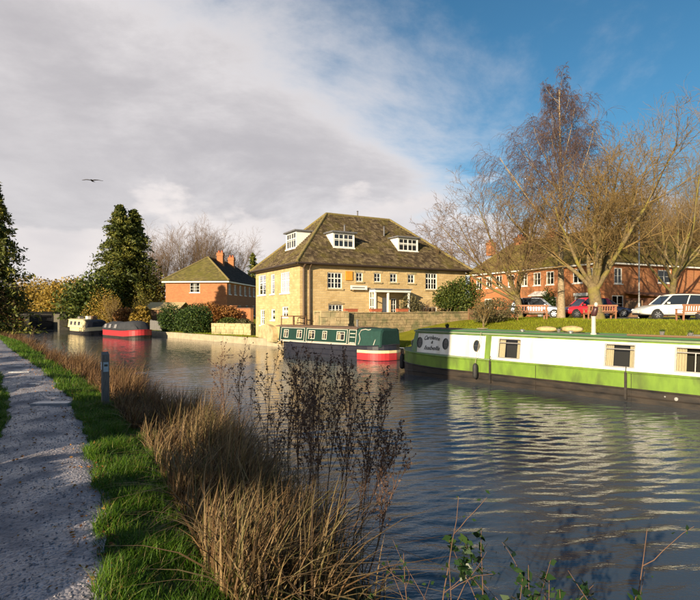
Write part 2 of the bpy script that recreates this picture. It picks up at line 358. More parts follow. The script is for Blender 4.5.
M['lawn'] = leaf_mat('lawn blades', [(0.13, 0.165, 0.008), (0.22, 0.26, 0.012), (0.33, 0.34, 0.02)], 0.3, 0.6)
M['reed'] = leaf_mat('reed blades', [(0.024, 0.014, 0.008), (0.080, 0.046, 0.021), (0.18, 0.105, 0.047), (0.32, 0.22, 0.11), (0.13, 0.115, 0.035)], 0.25, 0.6)
M['reedbrown'] = leaf_mat('brown reed blades', [(0.03, 0.016, 0.008), (0.10, 0.050, 0.022), (0.19, 0.10, 0.042), (0.28, 0.175, 0.08)], 0.25, 0.6)
M['bramble'] = leaf_mat('bramble leaves', [(0.012, 0.03, 0.010), (0.02, 0.05, 0.014), (0.04, 0.075, 0.02)], 0.2, 0.4)
M['seed'] = leaf_mat('seed heads', [(0.05, 0.03, 0.025), (0.11, 0.064, 0.046), (0.19, 0.115, 0.07)], 0.1)

# ------------------------------------------------------------------ the lie of the land: u along the canal, n across it
DU = np.array((-0.7202, 0.6938)); DN = np.array((0.6938, 0.7202))
def W(u, n): return (u * DU[0] + n * DN[0], u * DU[1] + n * DN[1])
def UN(x, y): return (x * DU[0] + y * DU[1], x * DN[0] + y * DN[1])
_pl = lambda t: (np.array([a for a, b in t], float), np.array([b for a, b in t], float))
NW = _pl([(-200, 1.5), (-30, 1.6), (0, 2.6), (3, 3.3), (6, 4.3), (10, 5.3), (16, 6.3), (25, 7.4), (34, 8.8), (50, 11.3), (60, 13.2), (69, 15.6), (400, 15.8)])
NF = _pl([(-200, 17.5), (11, 17.75), (14.5, 20.5), (30, 20.9), (45, 20.8), (60, 20.2), (69, 19.6), (400, 19.6)])
PR = _pl([(-200, -40), (-30, -5.5), (-10, -2.2), (0, 0.35), (3.2, 1.2), (6.65, 2.3), (10.6, 3.3), (16.3, 4.3), (25.3, 5.5), (33.9, 6.9), (45, 7.3), (60, 7.6), (75, 8), (400, 9)])
nw = lambda u: np.interp(u, *NW); nf = lambda u: np.interp(u, *NF)
def pr(u): return np.interp(u, *PR)
def sst(a, b, x):
    t = np.clip((x - a) / (b - a), 0, 1); return t * t * (3 - 2 * t)
def ground_z(u, n):
    u = np.asarray(u, float); n = np.asarray(n, float)
    a = nw(u); p = pr(u); b = nf(u)
    near = 0.75 + 0.0 * n
    t = (n - p) / np.maximum(a - p, 0.3)
    near = np.where(t > 0, 0.75 - 0.14 * np.clip(t / 0.4, 0, 1) - 0.58 * sst(0.35, 1.05, t), near)
    near = near + 0.5 * sst(4, 30, p - n)
    k = sst(18, 31, u)
    lo = 0.45 + 1.38 * sst(19 + 3 * k, 31 + 9 * k, n) * (1 - 0.45 * k) + 0.5 * sst(60, 160, n)
    bed = -1.1 + 0 * n
    z = np.where(n < a, near, np.where(n > b, lo, bed))
    return z
def gz(x, y):
    u, n = UN(x, y); return float(ground_z(u, n))
def on_ray(px, D): return ((px - 350.0) * D / FPX, D)

def grid_mesh(us, rows, zfun, name):
    """rows: list of functions n(u); a structured sheet"""
    U = np.array(us); verts = []
    for r in rows:
        n = r(U); x = U * DU[0] + n * DN[0]; y = U * DU[1] + n * DN[1]
        verts.append(np.stack([x, y, zfun(U, n)], 1))
    v = np.concatenate(verts); nu = len(U)
    i, j = np.meshgrid(np.arange(len(rows) - 1), np.arange(nu - 1), indexing='ij'); a = (i * nu + j).ravel()
    q = np.stack([a, a + 1, a + nu + 1, a + nu], 1)[:, ::-1]
    return np_quads(v, q, name=name)

def ground_material():
    m, nt, bs = new_mat('turf and soil'); N = nt.nodes.new; L = nt.links.new
    tc = N('ShaderNodeTexCoord')
    n1 = N('ShaderNodeTexNoise'); n1.inputs['Scale'].default_value = 0.9; n1.inputs['Detail'].default_value = 8; L(tc.outputs['Object'], n1.inputs['Vector'])
    n2 = N('ShaderNodeTexNoise'); n2.inputs['Scale'].default_value = 25; n2.inputs['Detail'].default_value = 4; L(tc.outputs['Object'], n2.inputs['Vector'])
    cr = N('ShaderNodeValToRGB'); L(n1.outputs[0], cr.inputs[0])
    el = cr.color_ramp.elements; el[0].position = 0.3; el[0].color = (0.17, 0.175, 0.012, 1); el[1].position = 0.7; el[1].color = (0.26, 0.25, 0.02, 1)
    x = N('ShaderNodeMix'); x.data_type = 'RGBA'; r = N('ShaderNodeMapRange'); L(n2.outputs[0], r.inputs[0]); r.inputs[1].default_value = 0.5; r.inputs[2].default_value = 0.75
    L(r.outputs[0], x.inputs[0]); L(cr.outputs[0], x.inputs[6]); x.inputs[7].default_value = (0.10, 0.085, 0.02, 1)
    L(x.outputs[2], bs.inputs['Base Color']); setin(bs, 'Roughness', 0.95); setin(bs, 'Specular IOR Level', 0.1)
    b = N('ShaderNodeBump'); b.inputs['Strength'].default_value = 0.8; b.inputs['Distance'].default_value = 0.04; L(n2.outputs[0], b.inputs['Height']); L(b.outputs[0], bs.inputs['Normal'])
    return m
def soil_near():
    return mat('bank soil', (0.05, 0.075, 0.012), 0.95, (0.07, 0.055, 0.022), 6, 0.6, 30)
us = np.concatenate([np.arange(-180, -20, 8), np.arange(-20, 40, 0.5), np.arange(40, 80, 1.5), np.arange(80, 420, 10)])
near_rows = [lambda u, o=o: pr(u) - 1.0 - o for o in (400, 200, 100, 50, 25, 12, 6, 3, 1.2, 0.2)] + [lambda u, t=t: pr(u) - 0.1 + (nw(u) - pr(u) + 0.1) * t for t in (0, .15, .3, .45, .6, .75, .9, 0.999)]
link('ground', grid_mesh(us, near_rows, ground_z, 'ground'), soil_near()).__setitem__('kind', 'structure')
bed_rows = [lambda u: nw(u) - 0.01, lambda u: nw(u) + 0.7, lambda u: nf(u) - 0.02, lambda u: nf(u)]
def bed_z(u, n): return np.where(n < nw(u), -0.0, -1.1)
link('canal_bed', grid_mesh(us, bed_rows, bed_z, 'canal_bed'), M['dark']).__setitem__('kind', 'structure')
far_rows = [lambda u: nf(u) + 0.001] + [lambda u, o=o: nf(u) + o for o in (0.3, 0.8, 1.5, 2.2, 3, 4, 5, 6, 7, 8, 9, 10, 11, 12, 13, 15, 18, 22, 30, 45, 70, 110, 180, 320, 700)]
link('far_bank', grid_mesh(us, far_rows, ground_z, 'far_bank'), ground_material()).__setitem__('kind', 'structure')

# water: real ripples, finer near the viewer
def water_material():
    m, nt, bs = new_mat('canal water'); N = nt.nodes.new; L = nt.links.new
    bs.inputs['Base Color'].default_value = (0.048, 0.058, 0.070, 1); setin(bs, 'Roughness', 0.03); setin(bs, 'IOR', 1.62)
    tc = N('ShaderNodeTexCoord'); mp = N('ShaderNodeMapping'); L(tc.outputs['Object'], mp.inputs[0]); mp.inputs['Scale'].default_value = (1.0, 2.2, 1)
    n = N('ShaderNodeTexNoise'); n.inputs['Scale'].default_value = 11; n.inputs['Detail'].default_value = 3; L(mp.outputs[0], n.inputs['Vector'])
    b = N('ShaderNodeBump'); b.inputs['Strength'].default_value = 0.16; b.inputs['Distance'].default_value = 0.03
    L(n.outputs[0], b.inputs['Height']); L(b.outputs[0], bs.inputs['Normal'])
    return m
def make_water():
    rng = np.random.default_rng(5)
    comps = []
    for i in range(46):
        lam = 0.145 * (1.095 ** rng.uniform(0, 14)); ang = math.radians(97 + rng.normal(0, 15)); k = 2 * math.pi / lam
        comps.append((k * math.cos(ang), k * math.sin(ang), rng.uniform(0, 6.28), 0.0024 * lam ** 0.9 * rng.uniform(0.5, 1.3)))
    mod = [(rng.normal(0, .5), rng.normal(0, .5), rng.uniform(0, 6.28)) for _ in range(7)]
    def zf(u, n):
        x = u * DU[0] + n * DN[0]; y = u * DU[1] + n * DN[1]
        z = 0 * x
        for kx, ky, ph, a in comps: z = z + a * np.sin(kx * x + ky * y + ph)
        g = 0 * x
        for kx, ky, ph in mod: g = g + np.sin(kx * x + ky * y + ph)
        amp = np.clip(1.0 + 0.13 * g, 0.35, 1.6) * (1 - 0.55 * sst(14, 34, u)) * (1 - 0.35 * sst(13, 18, n))
        return z * amp * 1.18
    mat_w = water_material()
    def sheet(name, u0, u1, step, rown):
        U = np.arange(u0, u1 + step * 0.5, step)
        T = np.linspace(0, 1, rown)
        return grid_mesh(U, [lambda u, t=t: (nw(u) - 0.25) + (nf(u) + 0.02 - nw(u) + 0.25) * t for t in T], zf, name)
    A = sheet('a', -10, 20, 0.042, 390); B = sheet('b', 20, 70, 0.125, 130); C = sheet('c', -150, -10, 0.8, 24)
    vs_, qs, base = [], [], 0
    for me in (A, B, C):
        v = np.empty(len(me.vertices) * 3, np.float32); me.vertices.foreach_get('co', v)
        q = np.empty(len(me.loops), np.int32); me.loops.foreach_get('vertex_index', q)
        vs_.append(v.reshape(-1, 3)); qs.append(q.reshape(-1, 4) + base); base += len(me.vertices); bpy.data.meshes.remove(me)
    o = link('canal_water', np_quads(np.concatenate(vs_), np.concatenate(qs), name='canal_water'), mat_w, smooth=True)
    o['kind'] = 'structure'
make_water()

# towpath: a thin crowned sheet
def path_material():
    m, nt, bs = new_mat('wet gravel path'); N = nt.nodes.new; L = nt.links.new
    tc = N('ShaderNodeTexCoord')
    n1 = N('ShaderNodeTexVoronoi'); n1.inputs['Scale'].default_value = 42; L(tc.outputs['Object'], n1.inputs['Vector'])
    n2 = N('ShaderNodeTexNoise'); n2.inputs['Scale'].default_value = 1.7; n2.inputs['Detail'].default_value = 8; n2.inputs['Roughness'].default_value = 0.6; L(tc.outputs['Object'], n2.inputs['Vector'])
    n3 = N('ShaderNodeTexNoise'); n3.inputs['Scale'].default_value = 26; n3.inputs['Detail'].default_value = 5; L(tc.outputs['Object'], n3.inputs['Vector'])
    sp = N('ShaderNodeSeparateColor'); L(n1.outputs['Color'], sp.inputs[0])
    cr = N('ShaderNodeValToRGB'); L(sp.outputs[0], cr.inputs[0]); el = cr.color_ramp.elements
    el[0].color = (0.185, 0.172, 0.195, 1); el[1].color = (0.36, 0.34, 0.375, 1)
    x = N('ShaderNodeMix'); x.data_type = 'RGBA'; r = N('ShaderNodeMapRange'); L(n2.outputs[0], r.inputs[0]); r.inputs[1].default_value = 0.42; r.inputs[2].default_value = 0.66
    r.inputs[4].default_value = 0.8
    L(r.outputs[0], x.inputs[0]); L(cr.outputs[0], x.inputs[6]); x.inputs[7].default_value = (0.125, 0.115, 0.128, 1)
    L(x.outputs[2], bs.inputs['Base Color'])
    rr = N('ShaderNodeMapRange'); L(n2.outputs[0], rr.inputs[0]); rr.inputs[1].default_value = 0.35; rr.inputs[2].default_value = 0.65; rr.inputs[3].default_value = 0.16; rr.inputs[4].default_value = 0.8
    L(rr.outputs[0], bs.inputs['Roughness'])
    b = N('ShaderNodeBump'); b.inputs['Strength'].default_value = 0.6; b.inputs['Distance'].default_value = 0.012
    s = N('ShaderNodeMath'); s.operation = 'SUBTRACT'; L(n3.outputs[0], s.inputs[0]); L(n1.outputs['Distance'], s.inputs[1]); L(s.outputs[0], b.inputs['Height']); L(b.outputs[0], bs.inputs['Normal'])
    return m
PW = 1.02
pw_rng = np.random.default_rng(9)
def wob(u, s): return 0.045 * np.sin(u * 2.1 + s) + 0.03 * np.sin(u * 5.3 + 2 * s) + 0.02 * np.sin(u * 13 + 3 * s)
def path_z(u, n):
    t = (n - (pr(u) - PW / 2)) / (PW / 2)
    return 0.752 + 0.035 * (1 - np.clip(np.abs(t), 0, 1) ** 2) - 0.02 * np.clip(np.abs(t) - 0.85, 0, 1) + 0.006 * np.sin(u * 9 + n * 7) + 0.005 * np.sin(u * 4.1 - n * 15)
pu = np.concatenate([np.arange(-20, 0, 0.5), np.arange(0, 40, 0.08), np.arange(40, 80, 1.0)])
prow = [lambda u, t=t: pr(u) - PW - 0.06 + wob(u, 1) * (1 - t) + wob(u, 4) * t + (PW + 0.10) * t for t in np.linspace(0, 1, 15)]
link('towpath', grid_mesh(pu, prow, path_z, 'towpath'), path_material(), smooth=True).__setitem__('kind', 'structure')
def pebbles():
    rng = np.random.default_rng(21); n = 11000
    u = 1.2 + 15 * rng.random(n) ** 1.6; k = pr(u) - PW + PW * rng.random(n)
    x = u * DU[0] + k * DN[0]; y = u * DU[1] + k * DN[1]; z = path_z(u, k)
    s = 0.003 + 0.009 * rng.random(n) ** 3
    o = np.array([(1, 0, 0), (0, 1, 0), (-1, 0, 0), (0, -1, 0), (0, 0, 1), (0, 0, -1)], float)
    jit = o[None] * (0.7 + 0.6 * rng.random((n, 6, 1))); jit[:, :, 2] *= 0.55
    a = rng.random(n) * 6.28; ca, sa = np.cos(a), np.sin(a)
    vx = jit[:, :, 0] * ca[:, None] - jit[:, :, 1] * sa[:, None]; vy = jit[:, :, 0] * sa[:, None] + jit[:, :, 1] * ca[:, None]
    v = np.stack([vx, vy, jit[:, :, 2]], 2) * s[:, None, None] + np.stack([x, y, z + s * 0.2], 1)[:, None]
    f = np.array([(0, 1, 4), (1, 2, 4), (2, 3, 4), (3, 0, 4), (1, 0, 5), (2, 1, 5), (3, 2, 5), (0, 3, 5)])
    q = (f[None] + 6 * np.arange(n)[:, None, None]).reshape(-1, 3)
    me = np_quads(v.reshape(-1, 3), q, np.repeat(rng.random(n), 6), 'loose_gravel')
    tag(link('loose_gravel', me, leaf_mat('gravel stones', [(0.14, 0.13, 0.145), (0.25, 0.235, 0.26), (0.40, 0.38, 0.41)], 0, 0.4)), 'loose grey gravel scattered over the wet towpath', 'gravel', kind='stuff')
pebbles()

# car park asphalt, set back from the lawn
apu = np.arange(-45, 14, 1.0)
link('car_park', grid_mesh(apu, [lambda u: nf(u) * 0 + 35.6, lambda u: nf(u) * 0 + 39, lambda u: nf(u) * 0 + 45], lambda u, n: ground_z(u, n) + 0.012, 'car_park'), M['asphalt']).__setitem__('kind', 'structure')
# low hill far beyond the lock
def hill():
    rng = np.random.default_rng(3); xs = np.linspace(-700, 700, 141); v = []
    for i, (yy, f) in enumerate(((360, 0), (450, 0.8), (600, 1.0), (800, 0.2))):
        h = (11 + 5 * np.sin(xs * 0.011) + 3 * np.sin(xs * 0.031 + 1)) * f + 1.2
        v.append(np.stack([xs, yy + 0 * xs, h], 1))
    v = np.concatenate(v); i, j = np.meshgrid(np.arange(3), np.arange(140), indexing='ij'); a = (i * 141 + j).ravel()
    link('hill', np_quads(v, np.stack([a, a + 1, a + 142, a + 141], 1), name='hill'), mat('distant hill', (0.10, 0.10, 0.05), 0.95, (0.16, 0.13, 0.06), 0.03), smooth=True)['kind'] = 'structure'
hill()
# stone coping along the far canal edge
cop = empty('canal_coping', (*W(38, 20.9), 0.3), 0, 'pale stone edging along the far canal bank before the small hedges', 'kerb')
def coping():
    rng = random.Random(4); u = 15.0
    while u < 62:
        l = rng.uniform(1.1, 1.5); a, b = u, u + l - 0.02; mb = MB(); top = 0.47 + rng.uniform(-.012, .012); lo = -0.5
        c = cop.location
        q = [W(a, float(nf(a)) - 0.06), W(b, float(nf(b)) - 0.06), W(b, float(nf(b)) + 0.36), W(a, float(nf(a)) + 0.36)]
        q = [(x - c.x, y - c.y) for x, y in q][::-1]
        mb.hexa([(x, y, lo - c.z) for x, y in q] + [(x, y, top - c.z) for x, y in q])
        mb.build('coping_stone', M['concrete'], cop, bevel=0.02)
        u += l
coping()

# ------------------------------------------------------------------ building helpers
WRND = random.Random(77)
M['blind'] = mat('pale blind', (0.45, 0.43, 0.38), .9, (0.36, 0.34, 0.3), 6)
def window(parent, F, u0, u1, z0, z1, nx=2, nz=2, inset=0.10, fw=0.055, bw=0.028, sill=True, mullion=None, mat_f='white', name='window', trans=None, curtains=False):
    mb = MB(); a, b = -inset, -inset + 0.06
    for q in ((u0, u0 + fw, z0, z1), (u1 - fw, u1, z0, z1), (u0 + fw, u1 - fw, z1 - fw, z1), (u0 + fw, u1 - fw, z0, z0 + fw)): mb.fbox(F, *q, a, b)
    gu0, gu1, gz0, gz1 = u0 + fw, u1 - fw, z0 + fw, z1 - fw
    if mullion:
        for t in mullion:
            c = gu0 + (gu1 - gu0) * t; mb.fbox(F, c - fw * .55, c + fw * .55, gz0, gz1, a + .004, b - .004)
    if trans:
        c = gz0 + (gz1 - gz0) * trans; mb.fbox(F, gu0, gu1, c - fw * .55, c + fw * .55, a + .006, b - .006)
    for i in range(1, nx):
        c = gu0 + (gu1 - gu0) * i / nx; mb.fbox(F, c - bw / 2, c + bw / 2, gz0, gz1, a + .01, b - .012)
    for i in range(1, nz):
        c = gz0 + (gz1 - gz0) * i / nz; mb.fbox(F, gu0, gu1, c - bw / 2, c + bw / 2, a + .012, b - .014)
    w = mb.build(name, M[mat_f], parent)
    g = MB(); o = a + .02
    g.poly([F.pt(u0 + .01, z0 + .01, o), F.pt(u1 - .01, z0 + .01, o), F.pt(u1 - .01, z1 - .01, o), F.pt(u0 + .01, z1 - .01, o)])
    if inset > .08:
        g.build('pane', M['clear'], w)
        k = WRND.random(); m = MB(); o = -inset - .075
        m.poly([F.pt(u0, z0, o), F.pt(u1, z0, o), F.pt(u1, z1, o), F.pt(u0, z1, o)]); m.build('dark_backing', M['dark'], w)  # flat dark sheet in place of the unlit room behind
        if k < .72:
            o = -inset - .03; ww = (u1 - u0) * WRND.uniform(.12, .30)
            for a_, b_ in (((u0, u0 + ww), (u1 - ww, u1)) if k < .45 else ((u0, u1),)):
                m = MB(); zb = z0 if k < .45 else z0 + (z1 - z0) * WRND.uniform(.35, .75); n_ = 6
                for i in range(n_):
                    p, q = a_ + (b_ - a_) * i / n_, a_ + (b_ - a_) * (i + 1) / n_; e0, e1 = o - .02 * (i % 2), o - .02 * ((i + 1) % 2)
                    m.poly([F.pt(p, zb, e0), F.pt(q, zb, e1), F.pt(q, z1, e1), F.pt(p, z1, e0)])
                m.build('curtain' if k < .45 else 'blind', M['curtain' if k < .45 else 'blind'], w)
    else:
        g.build('pane', M['glass'], w)
    if sill:
        s = MB(); s.fbox(F, u0 - .08, u1 + .08, z0 - .09, z0 - .002, -inset, .07); s.build('sill', M['stonepale'] if sill is True else M[sill], w)
    return w
def tile_slope(A, ex, es, L, S, l, r, course, tw, rng, lift=0.06, holes=()):
    """lapped tiles on one roof plane; l and r say how fast the ends draw in going up"""
    A = np.array(A, float); ex = np.array(ex, float); es = np.array(es, float); nn = np.cross(ex, es); nn /= np.linalg.norm(nn)
    V_, Rn = [], []; s = 0.0
    while s < S - 0.02:
        s1 = min(s + course * 1.12, S); a, b = l * s, L - r * s
        u = a - rng.uniform(0, tw)
        while u < b:
            w = tw * rng.uniform(0.75, 1.3); u0, u1 = max(u, a), min(u + w - 0.008, b); u += w
            if u1 - u0 < 0.03: continue
            cu = (u0 + u1) / 2
            if any(h[0] < cu < h[1] and h[2] < s + course / 2 < h[3] for h in holes): continue
            j = rng.uniform(-.006, .012); j2 = rng.uniform(-.012, .012)
            du0, du1 = max(0, l * s1 - u0) if l > 0 else 0, max(0, u1 - (L - r * s1)) if r > 0 else 0
            p = [A + ex * u0 + es * (s + j2) + nn * (lift + j), A + ex * u1 + es * (s + j2) + nn * (lift + j * .4), A + ex * (u1 - du1) + es * s1 + nn * .004, A + ex * (u0 + du0) + es * s1 + nn * .004,
                 A + ex * u0 + es * (s + j2), A + ex * u1 + es * (s + j2)]
            V_ += p; Rn += [rng.random()] * 6
        s += course
    n = len(V_) // 6; f = np.array([(0, 1, 2, 3), (4, 5, 1, 0)]); q = (f[None] + 6 * np.arange(n)[:, None, None]).reshape(-1, 4)
    return np.array(V_), q, np.array(Rn)
def join_np(parts):
    vs_, qs, rs, b = [], [], [], 0
    for v, q, r in parts:
        vs_.append(v); qs.append(q + b); rs.append(r); b += len(v)
    return np.concatenate(vs_), np.concatenate(qs), np.concatenate(rs)
def px_on(C, d, px, y):
    """photo pixel -> (distance along a vertical wall, height) on the wall through C with direction d"""
    k = (px - 350.0) / FPX; t = (k * C[1] - C[0]) / (d[0] - k * d[1]); D = C[1] + t * d[1]
    return t, EYE + (HZ - y) * D / FPX
def hip_roof(parent, x0, x1, y0, y1, ze, zr, hip0, hip1, mats, course, tw, seed, over=0.32, holes_front=(), holes_left=(), ridge_mat='ridge'):
    """hipped roof over a rectangle; mats = (front, back, left, right)"""
    rng = random.Random(seed); x0 -= over; x1 += over; y0 -= over; y1 += over; ym = (y0 + y1) / 2; h = zr - ze
    und = MB(); R0, R1 = (x0 + hip0, ym, zr), (x1 - hip1, ym, zr); c = [(x0, y0, ze), (x1, y0, ze), (x1, y1, ze), (x0, y1, ze)]
    d = -0.03
    dn = lambda p: (p[0], p[1], p[2] + d)
    for f in ((c[0], c[1], R1, R0), (c[2], c[3], R0, R1), (c[3], c[0], R0), (c[1], c[2], R1)): und.poly([dn(p) for p in f])
    und.poly([(p[0], p[1], ze - .05) for p in c][::-1])
    rf = und.build('roof', M['underlay'], parent)
    hw = (y1 - y0) / 2; S = math.hypot(hw, h); L = x1 - x0
    fr = tile_slope((x0, y0, ze), (1, 0, 0), (0, hw / S, h / S), L, S, hip0 / S, hip1 / S, course, tw, rng, holes=holes_front)
    bk = tile_slope((x1, y1, ze), (-1, 0, 0), (0, -hw / S, h / S), L, S, hip1 / S, hip0 / S, course, tw, rng)
    S0 = math.hypot(hip0, h); S1 = math.hypot(hip1, h)
    lf = tile_slope((x0, y1, ze), (0, -1, 0), (hip0 / S0, 0, h / S0), 2 * hw, S0, hw / S0, hw / S0, course, tw, rng, holes=holes_left)
    rt = tile_slope((x1, y0, ze), (0, 1, 0), (-hip1 / S1, 0, h / S1), 2 * hw, S1, hw / S1, hw / S1, course, tw, rng)
    groups = {}
    for m_, t_ in zip(mats, (fr, bk, lf, rt)): groups.setdefault(m_, []).append(t_)
    for m_, ts in groups.items():
        v, q, r = join_np(ts); o = link('roof_tiles', np_quads(v, q, r, 'roof_tiles'), M[m_], rf); o['kind'] = 'stuff'
    rb = MB()
    for a, b in ((c[0], R0), (c[1], R1), (c[2], R1), (c[3], R0), (R0, R1)):
        a, b = V(a), V(b); n = max(2, int((b - a).length / 0.42))
        for i in range(n):
            p, q = a.lerp(b, i / n), a.lerp(b, (i + .96) / n); rb.tube([p + V((0, 0, .02)), q + V((0, 0, .035))], [.11, .10], 8)
    rb.build('ridge_tiles', M[ridge_mat], rf)
    return rf
def gutter_line(parent, pts, r=0.06, m='gutter'):
    g = MB(); g.tube(pts, r, 8); return g.build('gutter', M[m], parent)

# ------------------------------------------------------------------ the honey stone house
def stone_house():
    C = (-3.0, 30.2); df = (0.877, 0.480); dl = (-0.480, 0.877); LX, LY = 12.9, 8.3; ZE, ZR = 5.28, 9.20
    h = empty('stone_house', (C[0], C[1], 0.0), math.atan2(df[1], df[0]), 'large honey stone house with mossy hipped roof and three white dormers', 'house')
    FF = Frame((0, 0, 0), (1, 0, 0), nr=(0, -1, 0)); FL = Frame((0, 0, 0), (0, 1, 0), nr=(-1, 0, 0))
    f = lambda px, y: px_on(C, df, px, y); l = lambda px, y: px_on(C, dl, px, y)
    def rect(fn, a, b, c, d):
        u0, z1 = fn(a, c); u1, z0 = fn(b, d)
        z1 = (z1 + fn(b, c)[1]) / 2; z0 = (z0 + fn(a, d)[1]) / 2
        return (min(u0, u1), max(u0, u1), z0, z1)
    front = [(rect(f, 327.5, 342, 272.5, 288.5), 4, 3, (0.5,), 0.66), (rect(f, 356, 362.8, 272.5, 281.6), 2, 2, None, None), (rect(f, 374, 380.8, 273, 282), 2, 2, None, None),
             (rect(f, 390, 397, 273.5, 282.4), 2, 2, None, None), (rect(f, 407.8, 414.5, 274.4, 283.2), 2, 2, None, None), (rect(f, 425.5, 437, 273.2, 289.5), 4, 3, (0.5,), 0.7),
             (rect(f, 328.5, 343, 304.5, 315), 4, 2, (0.5,), None)]
    dz = 1.32                                     # ground-floor level at the front
    d0, _ = f(382.5, 300); d1, _ = f(389.5, 300)
    door = (d0, d1, dz, 3.25); sw = [(f(372.5, 300)[0], f(376, 300)[0], dz + .35, 3.2), (f(391, 300)[0], f(396.5, 300)[0], dz + .35, 3.2)]
    cellar = rect(f, 424, 437, 307, 314)
    wl = MB(); wall_holes(wl, FF, 0, LX, 0.2, ZE, [w[0] for w in front] + [door] + sw + [cellar], 0.2)
    left = [(rect(l, 258.3, 265.8, 275, 295), 2, 4, None, 0.62), (rect(l, 270.6, 274.6, 274, 294), 1, 4, None, 0.62), (rect(l, 280.5, 289.5, 272, 293), 4, 4, (0.5,), 0.6),
            (rect(l, 260.3, 264.6, 309.5, 325), 2, 3, None, 0.5), (rect(l, 271, 275, 309, 320), 1, 3, None, 0.5), (rect(l, 282, 288, 306.5, 317), 2, 3, None, 0.5)]
    wall_holes(wl, FL, 0, LY, 0.2, ZE, [w[0] for w in left], 0.2)
    for q in ([(LX, 0, .2), (LX, LY, .2), (LX, LY, ZE), (LX, 0, ZE)], [(LX, LY, .2), (0, LY, .2), (0, LY, ZE), (LX, LY, ZE)]): wl.poly(q)
    wl.build('wall', M['stone'], h)
    for r, nx, nz, mu, tr in front: window(h, FF, *r, nx, nz, mullion=mu, trans=tr)
    for r, nx, nz, mu, tr in left: window(h, FL, *r, nx, nz, mullion=mu, trans=tr, fw=0.07, sill='white')
    window(h, FF, *cellar, 3, 1)
    for s in sw: window(h, FF, *s, 2, 4, sill=False)
    # arch over the tall window and the low window
    for (r, *_), hgt in ((front[5], .22), (front[6], .16)):
        mb = MB(); n = 8; u0, u1, z0, z1 = r; rise = hgt
        for i in range(n):
            a, b = i / n, (i + 1) / n; za = z1 - .02 + rise * math.sin(math.pi * a) * .8; zb = z1 - .02 + rise * math.sin(math.pi * b) * .8
            ua, ub = u0 - .06 + (u1 - u0 + .12) * a, u0 - .06 + (u1 - u0 + .12) * b
            mb.hexa([FF.pt(ua, z1 + .003, .035), FF.pt(ub, z1 + .003, .035), FF.pt(ub, z1 + .003, -.02), FF.pt(ua, z1 + .003, -.02), FF.pt(ua, za + .1, .035), FF.pt(ub, zb + .1, .035), FF.pt(ub, zb + .1, -.02), FF.pt(ua, za + .1, -.02)])
        mb.build('arch', M['stonewall'], h)
    # lintels
    for r, *_ in front[1:5]:
        mb = MB(); mb.fbox(FF, r[0] - .12, r[1] + .12, r[3] + .002, r[3] + .15, -.05, .022); mb.build('lintel', M['stonepale'], h)
    # door
    mb = MB(); mb.fbox(FF, door[0], door[1], door[2], door[3], -.12, -.07)
    for a in (0.12, 0.56):
        for b in (0.1, 0.42, 0.7):
            w = door[1] - door[0]; hh = door[3] - door[2]
            mb.fbox(FF, door[0] + w * a, door[0] + w * (a + .32), door[2] + hh * b, door[2] + hh * (b + .22), -.07, -.055)
    dr = mb.build('door', M['white'], h)
    mb = MB(); mb.tube([FF.pt(door[1] - .1, 2.25, -.05), FF.pt(door[1] - .1, 2.25, 0.0)], .03, 8); mb.build('handle', M['metal'], dr)
    # porch: flat canopy on posts
    c0, _ = f(368.5, 292); c1, _ = f(404, 292); pz = f(380, 289.5)[1]
    mb = MB(); mb.fbox(FF, c0, c1, pz - .20, pz - .04, 0.005, .80); cn = mb.build('porch_canopy', M['white'], h, bevel=.01)
    mb = MB(); mb.fbox(FF, c0 - .06, c1 + .06, pz - .036, pz + .03, -.01, .87); mb.build('canopy_lead', M['lead'], cn)
    for u in (c0 + .08, c0 + 1.05, c1 - .1):
        mb = MB(); mb.fbox(FF, u - .055, u + .055, dz, pz - .2, 0.62, .73); mb.build('porch_post', M['white'], h)
    mb = MB()
    for z in (dz, dz + .75, dz + 1.3, dz + 1.85): mb.fbox(FF, c0 + .05, c0 + .1, z, z + (.5 if z == dz else .05), .02, .61)
    for o_ in (.02, .30, .57): mb.fbox(FF, c0 + .045, c0 + .105, dz, pz - .2, o_, o_ + .04)
    mb.build('porch_side', M['white'], h)
    # hipped roof, dormers
    SX = 1.0
    def dormer(kind, u, z0, w, hh):
        """kind 'f' front slope, 'l' left slope; a white casement front, cheeks and a flat lead top running back to the roof"""
        hw = LY / 2 + .32; hip = 3.8 + .32
        slope_y = (lambda z: -.32 + (z - ZE) * hw / (ZR - ZE)) if kind == 'f' else (lambda z: -.32 + (z - ZE) * hip / (ZR - ZE))
        y0 = slope_y(z0) - 0.02; y1 = slope_y(z0 + hh) + .1
        if kind == 'f': F = Frame((0, y0, 0), (1, 0, 0), nr=(0, -1, 0))
        else: F = Frame((y0, 0, 0), (0, 1, 0), nr=(-1, 0, 0))
        z1 = z0 + hh; dp = y1 - y0
        mb = MB(); wall_holes(mb, F, u, u + w, z0 - .12, z1, [(u + .06, u + w - .06, z0 + .04, z1 - .06)], .12)
        mb.poly([F.pt(u, z0 - .2, 0), F.pt(u, z1, 0), F.pt(u, z1, -dp), F.pt(u, z0 - .2, -.05)][::-1] if kind == 'f' else [F.pt(u, z0 - .2, 0), F.pt(u, z1, 0), F.pt(u, z1, -dp), F.pt(u, z0 - .2, -.05)])
        mb.poly([F.pt(u + w, z0 - .2, 0), F.pt(u + w, z1, 0), F.pt(u + w, z1, -dp), F.pt(u + w, z0 - .2, -.05)])
        d = mb.build('dormer', M['white'], h)
        mb = MB(); mb.fbox(F, u - .14, u + w + .14, z1 - .01, z1 + .09, -dp - .3, .16); mb.build('dormer_roof', M['lead'], d, bevel=.015)
        window(d, F, u + .06, u + w - .06, z0 + .04, z1 - .06, 4 if w > 1.2 else 2, 2, inset=.07, mullion=(0.5,), sill='white', fw=.06, trans=.62 if w > 1.5 else None)
        mb = MB()
